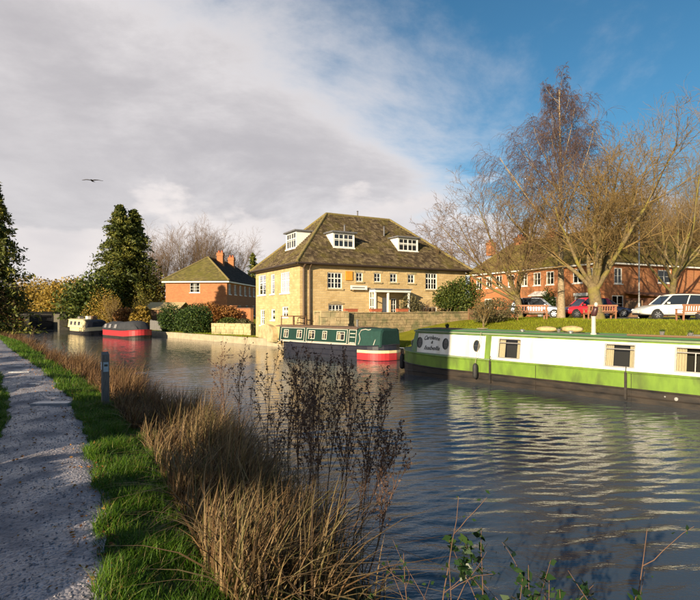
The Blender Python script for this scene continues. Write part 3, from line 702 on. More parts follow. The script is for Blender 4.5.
        mb.fbox(F, u - .25, u + w + .25, z0 - .22, z0 - .13, -.3, .10); mb.build('flashing', M['lead'], d)
    hw = LY / 2 + .32
    def dorm_px(C_, d_, off, a, b, y0, y1):
        # the dormer's face stands back from the wall by the slope
        for _ in range(3):
            Cq = (C_[0] + off[0], C_[1] + off[1]); u0, zt = px_on(Cq, d_, a, y0); u1, _z = px_on(Cq, d_, b, y0); _, zb = px_on(Cq, d_, (a + b) / 2, y1)
        return u0, u1, zb, zt
    nb = dl; off = 1.0
    for a, b, y0, y1 in ((333, 354.5, 232, 248), (398.5, 418.5, 237, 251.5)):
        u0, u1, zb, zt = dorm_px(C, df, (dl[0] * off, dl[1] * off), a, b, y0, y1); dormer('f', u0, zb, u1 - u0, zt - zb)
    u0, u1, zb, zt = dorm_px(C, dl, (df[0] * .75, df[1] * .75), 283, 293, 234, 249); u0, u1 = min(u0, u1), max(u0, u1)
    dormer('l', u0, zb, u1 - u0, zt - zb)
    hip_roof(h, 0, LX, 0, LY, ZE, ZR, 3.8 + .32, 3.8 + .32, ('tile_stone',) * 4, 0.175, 0.20, 7)
    # flues on the roof
    for (px, y0, y1, back) in ((344.5, 230.5, 225.5, 2.2), (384, 231.5, 227, 2.4), (357.5, 216, 211.5, 4.15)):
        Cq = (C[0] + dl[0] * back, C[1] + dl[1] * back); u, z0 = px_on(Cq, df, px, y0); z1 = px_on(Cq, df, px, y1)[1]
        mb = MB(); mb.tube([(u, back, z0 - .4), (u, back, z1)], .05, 8); mb.tube([(u, back, z1), (u, back, z1 + .06)], [.085, .02], 8); mb.build('flue', M['lead'], h)
    # gutters and downpipes
    gutter_line(h, [(-.3, -.36, ZE - .04), (LX + .3, -.36, ZE - .04)]); gutter_line(h, [(-.36, -.3, ZE - .04), (-.36, LY + .3, ZE - .04)])
    for u, w in ((0.22, .07), (0.62, .05)):
        mb = MB(); mb.tube([(u, -.34, ZE - .08), (u, -.08, ZE - .35), (u, -.08, .5)], w, 8); mb.build('downpipe', M['pipe'], h)
    # fascia course under the eaves
    mb = MB(); mb.box(-.28, LX + .28, -.28, LY + .28, ZE - .12, ZE - .06); mb.build('soffit', M['pipe'], h)
    # wall boards
    r = rect(f, 345.2, 352.3, 271.3, 280.3); mb = MB(); mb.fbox(FF, *r, .005, .06); mb.build('orange_board', M['orange'], h, bevel=.01)['label'] = 'square orange board on the wall'
    r = rect(f, 349, 365.5, 285.6, 289.9); mb = MB(); mb.fbox(FF, *r, .18, .24); sb = mb.build('sign_board', M['white'], h, bevel=.01)
    mb = MB(); u0, u1, z0, z1 = r
    for i in range(9): mb.fbox(FF, u0 + .12 + i * (u1 - u0 - .3) / 9, u0 + .12 + (i + .72) * (u1 - u0 - .3) / 9, (z0 + z1) / 2 - .035, (z0 + z1) / 2 + .035, .24, .244)
    mb.build('sign_lettering', M['ink'], sb)
    mb = MB(); mb.bar(FF.pt(u0 + .1, z0 - .02, 0), FF.pt(u0 + .1, z0 - .02, .21), .04); mb.bar(FF.pt(u1 - .1, z0 - .02, 0), FF.pt(u1 - .1, z0 - .02, .21), .04); mb.build('sign_bracket', M['gutter'], sb)
    # small arched stone hatch at the foot of the left wall
    u0, u1, z0, z1 = rect(l, 263, 278, 329.5, 339); u0 = max(u0, .3)
    mb = MB(); n = 10; ring = []
    for i in range(n + 1):
        a = math.pi * i / n; ring.append(((u0 + u1) / 2 + (u1 - u0) / 2 * math.cos(a), .9 + .55 * math.sin(a)))
    pts = [(u1, .3)] + ring + [(u0, .3)]
    mb.loft([[FL.pt(u, z, .004) for u, z in pts], [FL.pt(u, z, .35) for u, z in pts]]); mb.build('stone_hatch', M['stonepale'], h)
    return h, C, df, dl
house, HC, HF, HL = stone_house()

# ------------------------------------------------------------------ rubble walls
def rubble(name, p0, p1, z0a, z0b, z1a, z1b, th, matn, label, cat='wall', seed=1, sw=0.34, sh=0.17, cop=True):
    p0 = V((*p0, 0)); p1 = V((*p1, 0)); L = (p1 - p0).length; e = (p1 - p0) / L; rng = random.Random(seed)
    root = empty(name, (p0.x, p0.y, min(z0a, z0b)), math.atan2(e.y, e.x), label, cat); zb = min(z0a, z0b)
    core = MB(); core.hexa([(0.02, -th / 2 + .03, z0a - zb - .3), (L - .02, -th / 2 + .03, z0b - zb - .3), (L - .02, th / 2, z0b - zb - .3), (0.02, th / 2, z0a - zb - .3), (0.02, -th / 2 + .03, z1a - zb - .02), (L - .02, -th / 2 + .03, z1b - zb - .02), (L - .02, th / 2, z1b - zb - .02), (0.02, th / 2, z1a - zb - .02)])
    core.build('core', M['stonewall'], root)
    st = MB(); zt = max(z1a, z1b) - zb
    for side in (-1, 1):
        z = -.2; 
        while z < zt:
            hgt = sh * rng.uniform(.7, 1.35); x = 0.0
            while x < L:
                w = sw * rng.uniform(.5, 1.6); x1 = min(x + w, L); t = (x + x1) / 2 / L
                lo = (z0a + (z0b - z0a) * t) - zb - .25; hi = (z1a + (z1b - z1a) * t) - zb
                a, b = max(z, lo), min(z + hgt, hi)
                if b - a > .04 and x1 - x > .05:
                    g = .012; o = th / 2 + rng.uniform(0.0, .03); q = side
                    i_ = th / 2 - .08
                    y0, y1 = sorted((q * i_, q * o)); j = lambda: rng.uniform(-.012, .012)
                    st.hexa([(x + g + j(), y0, a + g + j()), (x1 - g + j(), y0, a + g + j()), (x1 - g + j(), y1, a + g), (x + g, y1, a + g), (x + g + j(), y0, b + j()), (x1 - g + j(), y0, b + j()), (x1 - g, y1, b), (x + g, y1, b)])
                x = x1
            z += hgt
    o = st.build('wall_stones', M[matn], root); o['kind'] = 'stuff'
    if cop:
        x = 0
        while x < L:
            w = rng.uniform(.45, .7); x1 = min(x + w, L); t0, t1 = x / L, x1 / L; mb = MB(); h0 = z1a + (z1b - z1a) * t0 - zb; h1 = z1a + (z1b - z1a) * t1 - zb; q = th / 2 + .05; hh = .07 + rng.uniform(-.015, .015)
            if x1 - x > .1:
                mb.hexa([(x + .006, -q, h0 + .003), (x1 - .006, -q, h1 + .003), (x1 - .006, q, h1 + .003), (x + .006, q, h0 + .003), (x + .006, -q, h0 + hh), (x1 - .006, -q, h1 + hh), (x1 - .006, q, h1 + hh), (x + .006, q, h0 + hh)])
                mb.build('coping_stone', M[matn], root, bevel=.015)
            x = x1
    return root
off = 1.9
wa = (HC[0] - HL[0] * off, HC[1] - HL[1] * off); 
def along(t): return (wa[0] + HF[0] * t, wa[1] + HF[1] * t)
a0, a1 = along(2.1), along(12.4)
rubble('garden_wall', a0, a1, gz(*a0), gz(*a1), 2.24, 2.26, .36, 'stonewall', 'long low rubble stone wall in front of the honey stone house', seed=3)
b0, b1 = along(0.25), along(2.06)
rubble('wall_pier_block', b0, b1, gz(*b0), gz(*b1), 2.32, 2.32, .95, 'stonepale', 'pale stone block wall end behind the dark green narrowboat roof', seed=5, sw=.5, sh=.24)
# front terrace ground behind the wall
def terrace_fill():
    mb = MB(); q = [along(0.3), along(12.9), (along(12.9)[0] + HL[0] * 1.72, along(12.9)[1] + HL[1] * 1.72), (along(.3)[0] + HL[0] * 1.72, along(.3)[1] + HL[1] * 1.72)]
    mb.hexa([(x, y, 0.2) for x, y in q] + [(x, y, 1.32) for x, y in q]); mb.build('terrace_paving', M['concrete'])['kind'] = 'structure'
terrace_fill()
# brick planters on the terrace wall
for i, (px, w, lab) in enumerate(((350.5, .85, 'red brick planter on the garden wall under the white sign board'), (375.5, .75, 'red brick planter on the garden wall left of the white door'), (402, .8, 'red brick planter on the garden wall right of the white porch'))):
    k = (px - 350) / FPX; t = (k * wa[1] - wa[0]) / (HF[0] - k * HF[1]); x, y = along(t)
    p = empty('brick_planter', (x + HL[0] * .0, y + HL[1] * .0, 2.31), math.atan2(HF[1], HF[0]), lab, 'planter', 'brick planters on the garden wall')
    mb = MB(); mb.box(-w / 2, w / 2, -.14, .14, 0.02, .17); mb.build('trough', M['terracotta'], p, bevel=.012)
    mb = MB(); mb.box(-w / 2 - .03, w / 2 + .03, -.17, .17, .172, .21); mb.build('rim', M['terracotta'], p, bevel=.01)
l0, l1 = on_ray(213, 41.0), on_ray(252.5, 39.5)
rubble('low_stone_wall', l0, l1, .5, .5, 1.28, 1.30, .4, 'stonepale', 'low pale stone wall between the round hedge and the stone house', seed=8, sw=.4, sh=.2)

# ------------------------------------------------------------------ brick houses
def left_house():
    C = (-23.0, 63.0); ang = math.atan2(0.0, 1.0); W_, D_ = 7.8, 19.0; ZE, ZR = 6.0, 9.35; g = 0.9
    h = empty('brick_house', (C[0], C[1], 0), R(-4), 'orange brick house with mossy hipped end roof and two chimneys', 'house')
    FF = Frame((0, 0, 0), (1, 0, 0), nr=(0, -1, 0)); FR = Frame((W_, 0, 0), (0, 1, 0), nr=(1, 0, 0))
    wl = MB(); wf = (3.1, 4.35, 4.55, 5.75)
    wall_holes(wl, FF, 0, W_, g - .4, ZE, [wf], .2)
    sd = [(0.7 + i * 2.35, 1.75 + i * 2.35, 4.35, 5.65) for i in range(6)] + [(1.2 + i * 3.6, 2.6 + i * 3.6, 1.5, 3.0) for i in range(4)]
    wall_holes(wl, FR, 0, D_, g - .4, ZE, sd, .2)
    wl.poly([(0, 0, g - .4), (0, D_, g - .4), (0, D_, ZE), (0, 0, ZE)]); wl.poly([(W_, D_, g - .4), (0, D_, g - .4), (0, D_, ZE), (W_, D_, ZE)])
    wl.build('wall', M['brick'], h)
    window(h, FF, *wf, 3, 3, mullion=(.5,), sill='white')
    for s in sd: window(h, FR, *s, 2, 2, sill='white')
    mb = MB(); o = .36; mb.box(-o, W_ + o, -o, D_ + o, ZE - .22, ZE - .06); mb.build('fascia', M['white'], h)
    # ridge runs away from the viewer: turn the roof maker by 90 degrees
    rng = random.Random(2); ov = .4; x0, x1, y0, y1 = -ov, W_ + ov, -ov, D_ + ov; xm = W_ / 2; hh = ZR - ZE; hip = 4.6; hw = (x1 - x0) / 2
    und = MB(); R0, R1 = (xm, y0 + hip, ZR), (xm, y1 - hip, ZR); c = [(x0, y0, ZE), (x1, y0, ZE), (x1, y1, ZE), (x0, y1, ZE)]; dn = lambda p: (p[0], p[1], p[2] - .03)
    for q in ((c[0], c[1], R0), (c[1], c[2], R1, R0), (c[2], c[3], R1), (c[3], c[0], R0, R1)): und.poly([dn(p) for p in q])
    rf = und.build('roof', M['underlay'], h)
    Sh = math.hypot(hip, hh); Ss = math.hypot(hw, hh)
    fr = tile_slope((x0, y0, ZE), (1, 0, 0), (0, hip / Sh, hh / Sh), x1 - x0, Sh, hw / Sh, hw / Sh, .22, .3, rng)
    rt = tile_slope((x1, y0, ZE), (0, 1, 0), (-hw / Ss, 0, hh / Ss), y1 - y0, Ss, hip / Ss, hip / Ss, .22, .3, rng)
    lf = tile_slope((x0, y1, ZE), (0, -1, 0), (hw / Ss, 0, hh / Ss), y1 - y0, Ss, hip / Ss, hip / Ss, .22, .3, rng)
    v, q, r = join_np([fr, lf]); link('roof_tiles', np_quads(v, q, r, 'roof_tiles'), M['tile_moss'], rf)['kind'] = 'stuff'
    o = link('roof_tiles', np_quads(*rt[:2], rt[2], 'roof_tiles'), M['tile_slate_shaded'], rf); o['kind'] = 'stuff'; o['label'] = 'slate side slope, darkened for its shade'
    rb = MB()
    for a, b in ((c[0], R0), (c[1], R0), (R0, R1)): rb.tube([V(a) + V((0, 0, .03)), V(b) + V((0, 0, .03))], .12, 8)
    rb.build('ridge_tiles', M['ridge'], rf)
    for (x, y, zt, w) in ((xm + .9, 6.6, 10.15, .42), (xm + .7, 12.2, 10.1, .42)):
        mb = MB(); mb.box(x - w, x + w, y - .35, y + .35, 8.2, zt); mb.box(x - w - .07, x + w + .07, y - .42, y + .42, zt - .35, zt - .2); mb.box(x - w - .05, x + w + .05, y - .4, y + .4, zt - .05, zt + .04)
        ch = mb.build('chimney', M['brick'], h)
        for k in (-.2, .2):
            mb = MB(); mb.lathe([(.15, zt + .04), (.13, zt + .3), (.16, zt + .34), (.12, zt + .36)], (x + k, y, 0), 10); mb.build('chimney_pot', M['terracotta'], ch)
    return h
left_house()
def brick_wall(name, p0, p1, h, th, label, matn='brick'):
    p0 = V((*p0, 0)); p1 = V((*p1, 0)); L = (p1 - p0).length; z = min(gz(p0.x, p0.y), gz(p1.x, p1.y)) - .2
    r = empty(name, (p0.x, p0.y, z), math.atan2((p1 - p0).y, (p1 - p0).x), label, 'wall')
    mb = MB(); mb.box(0, L, -th / 2, th / 2, 0, h); mb.build('brickwork', M[matn], r)
    mb = MB(); mb.box(-.03, L + .03, -th / 2 - .04, th / 2 + .04, h + .002, h + .09); mb.build('coping', M['brickdark'], r)
    mb = MB(); mb.box(-.2, .2, -.24, .24, 0, h + .25); mb.box(-.25, .25, -.29, .29, h + .252, h + .33); mb.build('pier', M[matn], r)
    return r
brick_wall('brick_garden_wall', on_ray(233.5, 50), on_ray(252, 47), 2.1, .3, 'orange brick garden wall between the brick house and the stone house')

def terrace():
    P0 = np.array((15.4, 65.0)); P1 = np.array((23.7, 47.0)); d = P1 - P0; Lm = float(np.linalg.norm(d)); d /= Lm
    h = empty('brick_terrace', (P0[0], P0[1], 0), math.atan2(d[1], d[0]), 'long orange brick terrace with olive tiled roof behind the parked cars', 'house')
    ZE, ZR, g = 6.9, 10.7, 1.6; DP = 8.0; WL = 17.0
    FF = Frame((0, 0, 0), (1, 0, 0), nr=(0, -1, 0)); FW = Frame((Lm, 0, 0), (0, 1, 0), nr=(1, 0, 0))
    f = lambda px, y: px_on(tuple(P0), tuple(d), px, y)
    up = []
    for px, w in ((479, 1.05), (489, 1.05), (499, 1.05), (511, 1.05), (524, 1.05), (537, 1.05), (550, 1.05), (577.5, 1.15), (592, 1.15)):
        u, _ = f(px, 280); up.append((u - w / 2, u + w / 2, 5.05, 6.45))
    lo = []
    for px, w in ((488, 1.3), (531, 1.3), (552, 1.2), (588.5, 2.2)):
        u, _ = f(px, 300); lo.append((u - w / 2, u + w / 2, 2.35, 3.75))
    du, _ = f(541, 300); door = (du - .5, du + .5, g, 3.7)
    wl = MB(); wall_holes(wl, FF, 0, Lm, g - .4, ZE, up + lo + [door], .2)
    ww = [(1.3, 2.4, 4.9, 6.4), (7.6, 9.6, 5.1, 6.4), (1.0, 2.6, 2.2, 3.8)]
    wall_holes(wl, FW, 0, WL, g - .4, ZE, ww, .2)
    wl.poly([(0, 0, g - .4), (0, DP, g - .4), (0, DP, ZE), (0, 0, ZE)])
    wl.build('wall', M['brick'], h)
    for s in up: window(h, FF, *s, 2, 2, sill='white', fw=.09, mullion=(.5,))
    for s in lo: window(h, FF, *s, 4 if s[1] - s[0] > 2 else 2, 2, sill='white', fw=.09, mullion=(.5,))
    for s in ww: window(h, FW, *s, 2, 2, sill='white', fw=.09, mullion=(.5,))
    mb = MB(); mb.fbox(FF, *door, -.1, -.05); dr = mb.build('door', M['white'], h)
    mb = MB(); mb.tube([FF.pt(du + .38, 2.6, -.05), FF.pt(du + .38, 2.6, .02)], .03, 8); mb.build('handle', M['metal'], dr)
    mb = MB(); mb.hexa([FF.pt(du - .9, 3.85, 1.0), FF.pt(du + .9, 3.85, 1.0), FF.pt(du + .9, 3.85, .003), FF.pt(du - .9, 3.85, .003), FF.pt(du - .9, 3.95, 1.0), FF.pt(du + .9, 3.95, 1.0), FF.pt(du + .9, 4.4, .003), FF.pt(du - .9, 4.4, .003)]); mb.build('porch_roof', M['white'], h)
    # white bay surround
    b = lo[3]; mb = MB(); mb.fbox(FF, b[0] - .25, b[1] + .25, b[3] + .01, b[3] + .3, .004, .5); mb.fbox(FF, b[0] - .2, b[0] - .05, b[2] - .1, b[3], .004, .35); mb.fbox(FF, b[1] + .05, b[1] + .2, b[2] - .1, b[3], .004, .35); mb.build('window_surround', M['white'], h)
    mb = MB(); mb.box(-.3, Lm + .3, -.35, -.02, ZE - .2, ZE - .05); mb.box(Lm + .02, Lm + .35, -.3, WL, ZE - .2, ZE - .05); mb.build('fascia', M['white'], h)
    # roofs: main range and wing
    rng = random.Random(6); hh = ZR - ZE; und = MB(); ov = .4; hw = DP / 2 + ov; S = math.hypot(hw, hh)
    x0, x1, y0, y1 = -ov, Lm + ov, -ov, DP + ov; ym = DP / 2; hip = 4.0
    a = [(x0, y0, ZE), (x1, y0, ZE), (x1, WL, ZE), (x1 - 2 * hw, WL, ZE), (x1 - 2 * hw, y1, ZE), (x0, y1, ZE)]
    xr = x1 - hw; Rk = (xr, ym, ZR); R0 = (x0 + hip, ym, ZR); R2 = (xr, WL, ZR)
    dn = lambda p: (p[0], p[1], p[2] - .03)
    for q in ((a[0], a[1], Rk, R0), (a[1], a[2], R2, Rk), (a[5], a[0], R0), (a[4], a[5], R0, Rk), (a[3], a[4], Rk, R2)): und.poly([dn(p) for p in q])
    rf = und.build('roof', M['underlay'], h)
    t1 = tile_slope((x0, y0, ZE), (1, 0, 0), (0, hw / S, hh / S), x1 - x0, S, hip / S, hw / S, .26, .34, rng)
    t2 = tile_slope((x1, y0, ZE), (0, 1, 0), (-hw / S, 0, hh / S), WL - y0, S, hw / S, 0, .26, .34, rng)
    Sh = math.hypot(hip, hh); t3 = tile_slope((x0, y1, ZE), (0, -1, 0), (hip / Sh, 0, hh / Sh), 2 * hw, Sh, hw / Sh, hw / Sh, .26, .34, rng)
    v, q, r = join_np([t1, t2, t3]); link('roof_tiles', np_quads(v, q, r, 'roof_tiles'), M['tile_terrace'], rf)['kind'] = 'stuff'
    rb = MB()
    for p, q in ((a[0], R0), (a[1], Rk), (R0, Rk), (Rk, R2)): rb.tube([V(p) + V((0, 0, .03)), V(q) + V((0, 0, .03))], .12, 8)
    rb.build('ridge_tiles', M['ridge'], rf)
    for px, w in ((491, .5), (520, .6), (552, .45)):
        u, _ = px_on(tuple(P0 + np.array((-d[1], d[0])) * ym), tuple(d), px, 240); zt = 11.35
        mb = MB(); mb.box(u - w, u + w, ym - .4, ym + .4, 9.6, zt); mb.box(u - w - .08, u + w + .08, ym - .48, ym + .48, zt - .3, zt - .15); ch = mb.build('chimney', M['brick'], h)
        for k in (-.25, .25):
            mb = MB(); mb.lathe([(.15, zt), (.13, zt + .3), (.17, zt + .35), (.12, zt + .37)], (u + k, ym, 0), 10); mb.build('chimney_pot', M['terracotta'], ch)
    # lean-to car port against the wing
    mb = MB(); mb.hexa([(Lm + .004, 2.6, 4.0), (Lm + 4.4, 2.6, 3.45), (Lm + 4.4, WL, 3.45), (Lm + .004, WL, 4.0), (Lm + .004, 2.6, 4.14), (Lm + 4.4, 2.6, 3.6), (Lm + 4.4, WL, 3.6), (Lm + .004, WL, 4.14)])
    cr = mb.build('carport_roof', M['brickdark'], h)
    for y in (2.9, 6.5, 10.5, 14.5):
        mb = MB(); mb.box(Lm + 4.15, Lm + 4.3, y, y + .15, g - .2, 3.46); mb.build('carport_post', M['wood'], h)
    mb = MB(); mb.box(Lm + .02, Lm + 4.1, 2.75, 2.87, g - .2, 3.5); mb.build('carport_side', M['brickdark'], h)
    mb = MB(); mb.box(Lm + 4.41, Lm + 4.46, 2.6, WL, 3.4, 3.62); mb.build('carport_fascia', M['white'], h)
    return h
terrace()

# ------------------------------------------------------------------ narrowboats (local x along the boat, near side at y = -half width)
def half_w(x, L, hw, e0, e1):
    def end(d, kind):
        if kind == 'stern': t = min(max(d / 0.95, 0), 1); return math.sqrt(max(0, 1 - (1 - t) ** 2)) * .92 + .08 * t
        t = min(max(d / 2.3, 0), 1); return math.sin(t * math.pi / 2) ** .85
    return hw * max(.03, min(end(x, e0), end(L - x, e1)))
def outline(L, hw, e0, e1):
    xs = [0, .04, .12, .25, .45, .7, 1.0, 1.4, 1.9, 2.4] ; xs = xs + [2.4 + (L - 4.8) * i / 12 for i in range(1, 12)] + [L - q for q in xs[::-1]]
    near = [(x, -half_w(x, L, hw, e0, e1)) for x in xs]; far = [(x, half_w(x, L, hw, e0, e1)) for x in xs[::-1]]
    return near + far
def narrowboat_hull(root, L, hw, e0, e1, zs, zg, m_low, m_up, m_deck, sheer=.16):
    ol = outline(L, hw, e0, e1)
    def sh(x): return sheer * ((max(0, 1 - x / 2.6)) ** 2 + (max(0, 1 - (L - x) / 2.6)) ** 2)
    def ring(z, s, k=1.0): return [(L / 2 + (x - L / 2) * (1 - (1 - s) * .1), y * s, z + sh(x) * k) for x, y in ol]
    mb = MB(); mb.loft([ring(-.35, .93, 0), ring(-.05, .98, 0), ring(zs, 1.0)]); hull = mb.build('hull', m_low, root)
    mb = MB(); mb.loft([ring(zs + .002, .998), ring(zg, .998)]); st = mb.build('top_strake', m_up, root)
    mb = MB(); mb.poly(ring(zg + .012, .985)); mb.build('deck', m_deck, root)
    for z, r in ((zs, .03), (zg, .028)):
        mb = MB(); p = ring(z, 1.005); mb.tube(p + [p[0]], r, 6, cap=False); mb.build('rubbing_strake', m_low if z == zs else m_up, root)
    mb = MB(); p = ring(.16, 1.0, 0); mb.tube(p + [p[0]], .022, 6, cap=False); mb.build('rubbing_strake', m_low, root)
    return hull
def cabin_frame(side, x, y0, z0, y1, z1):
    """tumblehome cabin side as a Frame: u along x, z up the side"""
    up = V((0, (y1 - y0), z1 - z0)); ln = up.length; up.normalize()
    n = V((1, 0, 0)).cross(up)
    n = n if n.y * side > 0 else -n
    return Frame((x, y0, z0), (1, 0, 0), up, n), ln
def boat_window(root, F, u0, u1, z0, z1, curtains=True, fm='alu', mull=None, trans=.78, name='window'):
    mb = MB(); t = .035
    for q in ((u0, u0 + t, z0, z1), (u1 - t, u1, z0, z1), (u0 + t, u1 - t, z1 - t, z1), (u0 + t, u1 - t, z0, z0 + t)): mb.fbox(F, *q, -.03, .018)
    if trans: c = z0 + (z1 - z0) * trans; mb.fbox(F, u0 + t, u1 - t, c - .012, c + .012, -.02, .012)
    if mull: c = u0 + (u1 - u0) * mull; mb.fbox(F, c - .012, c + .012, z0 + t, z0 + (z1 - z0) * (trans or 1), -.018, .010)
    w = mb.build(name, M[fm], root, bevel=.004)
    mb = MB(); mb.poly([F.pt(u0 + .01, z0 + .01, -.006), F.pt(u1 - .01, z0 + .01, -.006), F.pt(u1 - .01, z1 - .01, -.006), F.pt(u0 + .01, z1 - .01, -.006)]); mb.build('pane', M['clear'], w)
    if curtains:
        for a, b in ((0.03, .27), (.80, .97)):
            mb = MB(); n = 7; ua, ub = u0 + (u1 - u0) * a, u0 + (u1 - u0) * b
            for i in range(n):
                p, q = ua + (ub - ua) * i / n, ua + (ub - ua) * (i + 1) / n; o0, o1 = -.07 - .02 * (i % 2), -.07 - .02 * ((i + 1) % 2)
                mb.poly([F.pt(p, z0 + .01, o0), F.pt(q, z0 + .01, o1), F.pt(q, z1 - .02, o1), F.pt(p, z1 - .02, o0)])
            mb.build('curtain', M['curtain'], w)
    return w

def white_boat():
    ang = math.atan2(-.733, .680); L, hw = 17.5, 1.05
    b = empty('narrowboat', (2.46, 20.56, 0), ang, 'long white and lime green narrowboat with oval portholes moored nearest the camera', 'narrowboat')
    zs, zg, zc = .35, .79, 1.66
    narrowboat_hull(b, L, hw, 'stern', 'bow', zs, zg, M['hullblack'], M['bgreen'], M['broof'])
    x0, x1 = 0.95, 14.6; yb, yt = .93, .80
    S0 = 0.75                                               # s in my survey = x - 0.75
    wins = [(3.75 + S0, 4.57 + S0), (7.1 + S0, 7.9 + S0), (8.82 + S0, 9.72 + S0), (12.0, 12.85)]
    for side in (-1, 1):
        F, ln = cabin_frame(side, 0, side * yb, zg + .013, side * yt, zc)
        wz0, wz1 = .09, .74; holes = [(a, c, wz0, wz1) for a, c in wins]
        mb = MB(); wall_holes(mb, F, x0, x1, 0, ln, holes, .05)
        cs = mb.build('cabin_side', M['bgreen'], b)
        if side == -1:
            for (a, c) in ((1.10, 4.02), (4.24, x1 - .25)):
                mb = MB(); hs = [h for h in holes if h[0] > a and h[1] < c]; wall_holes(mb, F, a, c, .015, ln - .075, hs, .006, .006); mb.build('white_panel', M['bwhite'], b)
            for i, s in enumerate((.39, 1.62, 2.92)):
                u = s + S0 + (.02 if i else .06); zc_ = .44
                mb = MB(); n = 24; o = [(u + .125 * math.cos(2 * math.pi * k / n), zc_ + .205 * math.sin(2 * math.pi * k / n)) for k in range(n)]; i_ = [(u + .10 * math.cos(2 * math.pi * k / n), zc_ + .175 * math.sin(2 * math.pi * k / n)) for k in range(n)]
                mb.loft([[F.pt(p, q, .007) for p, q in o], [F.pt(p, q, .03) for p, q in o], [F.pt(p, q, .03) for p, q in i_], [F.pt(p, q, .012) for p, q in i_]], cap=False); mb.fbox(F, u - .1, u + .1, zc_ - .008, zc_ + .008, .012, .03)
                pt_ = mb.build('porthole', M['ink'], b)
                mb = MB(); mb.poly([F.pt(p, q, .011) for p, q in i_]); mb.build('pane', M['glass'], pt_)
            # the painted name
            for txt, cx, cz, size, rot in (('Carolanne', 1.75, .62, .185, .05), ('&', 1.77, .47, .13, 0), ('Isabella', 1.78, .255, .185, 0)):
                cu = bpy.data.curves.new('name_lettering', 'FONT'); cu.body = txt; cu.size = size; cu.align_x = 'CENTER'; cu.align_y = 'CENTER'; cu.shear = .35; cu.extrude = .0015; cu.offset = .004
                to = bpy.data.objects.new('name_lettering', cu); COL.objects.link(to)
                me = bpy.data.meshes.new_from_object(to.evaluated_get(bpy.context.evaluated_depsgraph_get())); bpy.data.objects.remove(to); bpy.data.curves.remove(cu)
                co = np.empty(len(me.vertices) * 3); me.vertices.foreach_get('co', co); co = co.reshape(-1, 3)
                w = co[:, 0].max() - co[:, 0].min(); sc = (.72 / w if len(txt) > 2 else 1.0)
                P = np.array([F.pt(cx + p[0] * sc, cz + p[1] * 1.15 + rot * math.cos(p[0] * sc / .72 * 3.0) - rot * .5, .012 + p[2]) for p in co])
                me.vertices.foreach_set('co', P.astype(np.float32).ravel()); me.update()
                link('name_lettering', me, M['ink'], b)
            for s in wins: boat_window(b, F, s[0], s[1], wz0, wz1, mull=.5 if s[0] > 9 else None)
            for u, z, rx, rz in ():
                pass
        else:
            for s in wins: boat_window(b, F, s[0], s[1], wz0, wz1)
    # cabin ends, dark box for the unlit inside, roof
    for x in (x0, x1):
        mb = MB(); mb.poly([(x, -yb, zg), (x, yb, zg), (x, yt, zc), (x, -yt, zc)]); e = mb.build('cabin_bulkhead', M['bgreendk'], b)
    mb = MB(); mb.fbox(Frame((x0 - .002, 0, 0), (0, 1, 0), nr=(-1, 0, 0)), -.3, .3, zg + .05, zc - .08, 0, .03); dd = mb.build('stern_door', M['bgreendk'], b)
    mb = MB(); mb.box(x0 + .1, x1 - .1, -.62, .62, zg - .1, zc - .1); mb.build('cabin_lining', M['dark'], b)  # near-black box gives the shade inside the cabin
    mb = MB(); prof = [(-yt - .05, zc - .02), (-yt - .05, zc + .025), (-.45, zc + .085), (0, zc + .10), (.45, zc + .085), (yt + .05, zc + .025), (yt + .05, zc - .02)]
    mb.loft([[(x0 - .05, y, z) for y, z in prof], [(x1 + .05, y, z) for y, z in prof]]); mb.build('roof', M['broof'], b)
    for s in (-1, 1):
        mb = MB(); mb.tube([(x0 + .1, s * (yt - .02), zc + .07), (x1 - .1, s * (yt - .02), zc + .07)], .022, 6)
        mb.build('handrail', M['bgreendk'], b)
    # sloping rear frame of the cabin, rudder and tiller
    mb = MB()
    for s in (-1, 1):
        mb.hexa([(x0 - .16, s * .92, zg), (x0 + .14, s * .935, zg), (x0 + .14, s * .86, zg), (x0 - .16, s * .84, zg), (x0 - .02, s * .80, zc - .02), (x0 + .14, s * .81, zc + .02), (x0 + .14, s * .73, zc + .02), (x0 - .02, s * .72, zc - .02)])
    mb.build('stern_pillar', M['bgreendk'], b)
    mb = MB(); mb.tube([(.10, 0, .8), (.08, 0, 1.2), (.25, 0, 1.32), (.75, 0, 1.36)], [.03, .03, .025, .02], 8); mb.build('tiller', M['metal'], b, smooth=True)
    # hanging fenders
    def fender(x, y, zt, zb, r, ztop):
        mb = MB(); n = 8; pr_ = [(r * .35, zt), (r * .85, zt - .06), (r, zt - .15), (r, zb + .12), (r * .85, zb + .04), (r * .3, zb)]
        mb.lathe(pr_[::-1], (x, y, 0), 12); fe = mb.build('fender', M['black'], b, smooth=True)
        mb = MB(); mb.tube([(x, y, zt - .01), (x + .08, y * .80, ztop)], .010, 5); mb.build('fender_rope', M['rope'], fe)
    fender(3.08 + S0, -1.18, .68, .16, .085, 1.72)
    fender(.10, -.62, .72, .12, .10, 1.0); fender(-.05, -.28, .70, .10, .10, 1.0)
    # vertical iron guards on the hull
    for s in (3.58, 7.72):
        mb = MB(); mb.box(s + S0 - .03, s + S0 + .03, -1.10, -1.04, .06, .80); mb.tube([(s + S0, -1.09, .78), (s + S0, -1.05, .95)], .012, 5); mb.build('hull_guard', M['hullblack'], b)
    mb = MB(); mb.tube([(8.9 + S0, -1.04, .22), (8.9 + S0, -1.07, .22)], .045, 10); mb.tube([(8.65 + S0, -1.04, .25), (8.65 + S0, -1.065, .25)], .02, 8); mb.build('hull_outlet', M['metal'], b)
    return b
wb = white_boat()
def on_roof(x, y=0.0, z=1.76):
    c, s = math.cos(wb.rotation_euler.z), math.sin(wb.rotation_euler.z)
    return (wb.location.x + c * x - s * y, wb.location.y + s * x + c * y, z)
BA = wb.rotation_euler.z
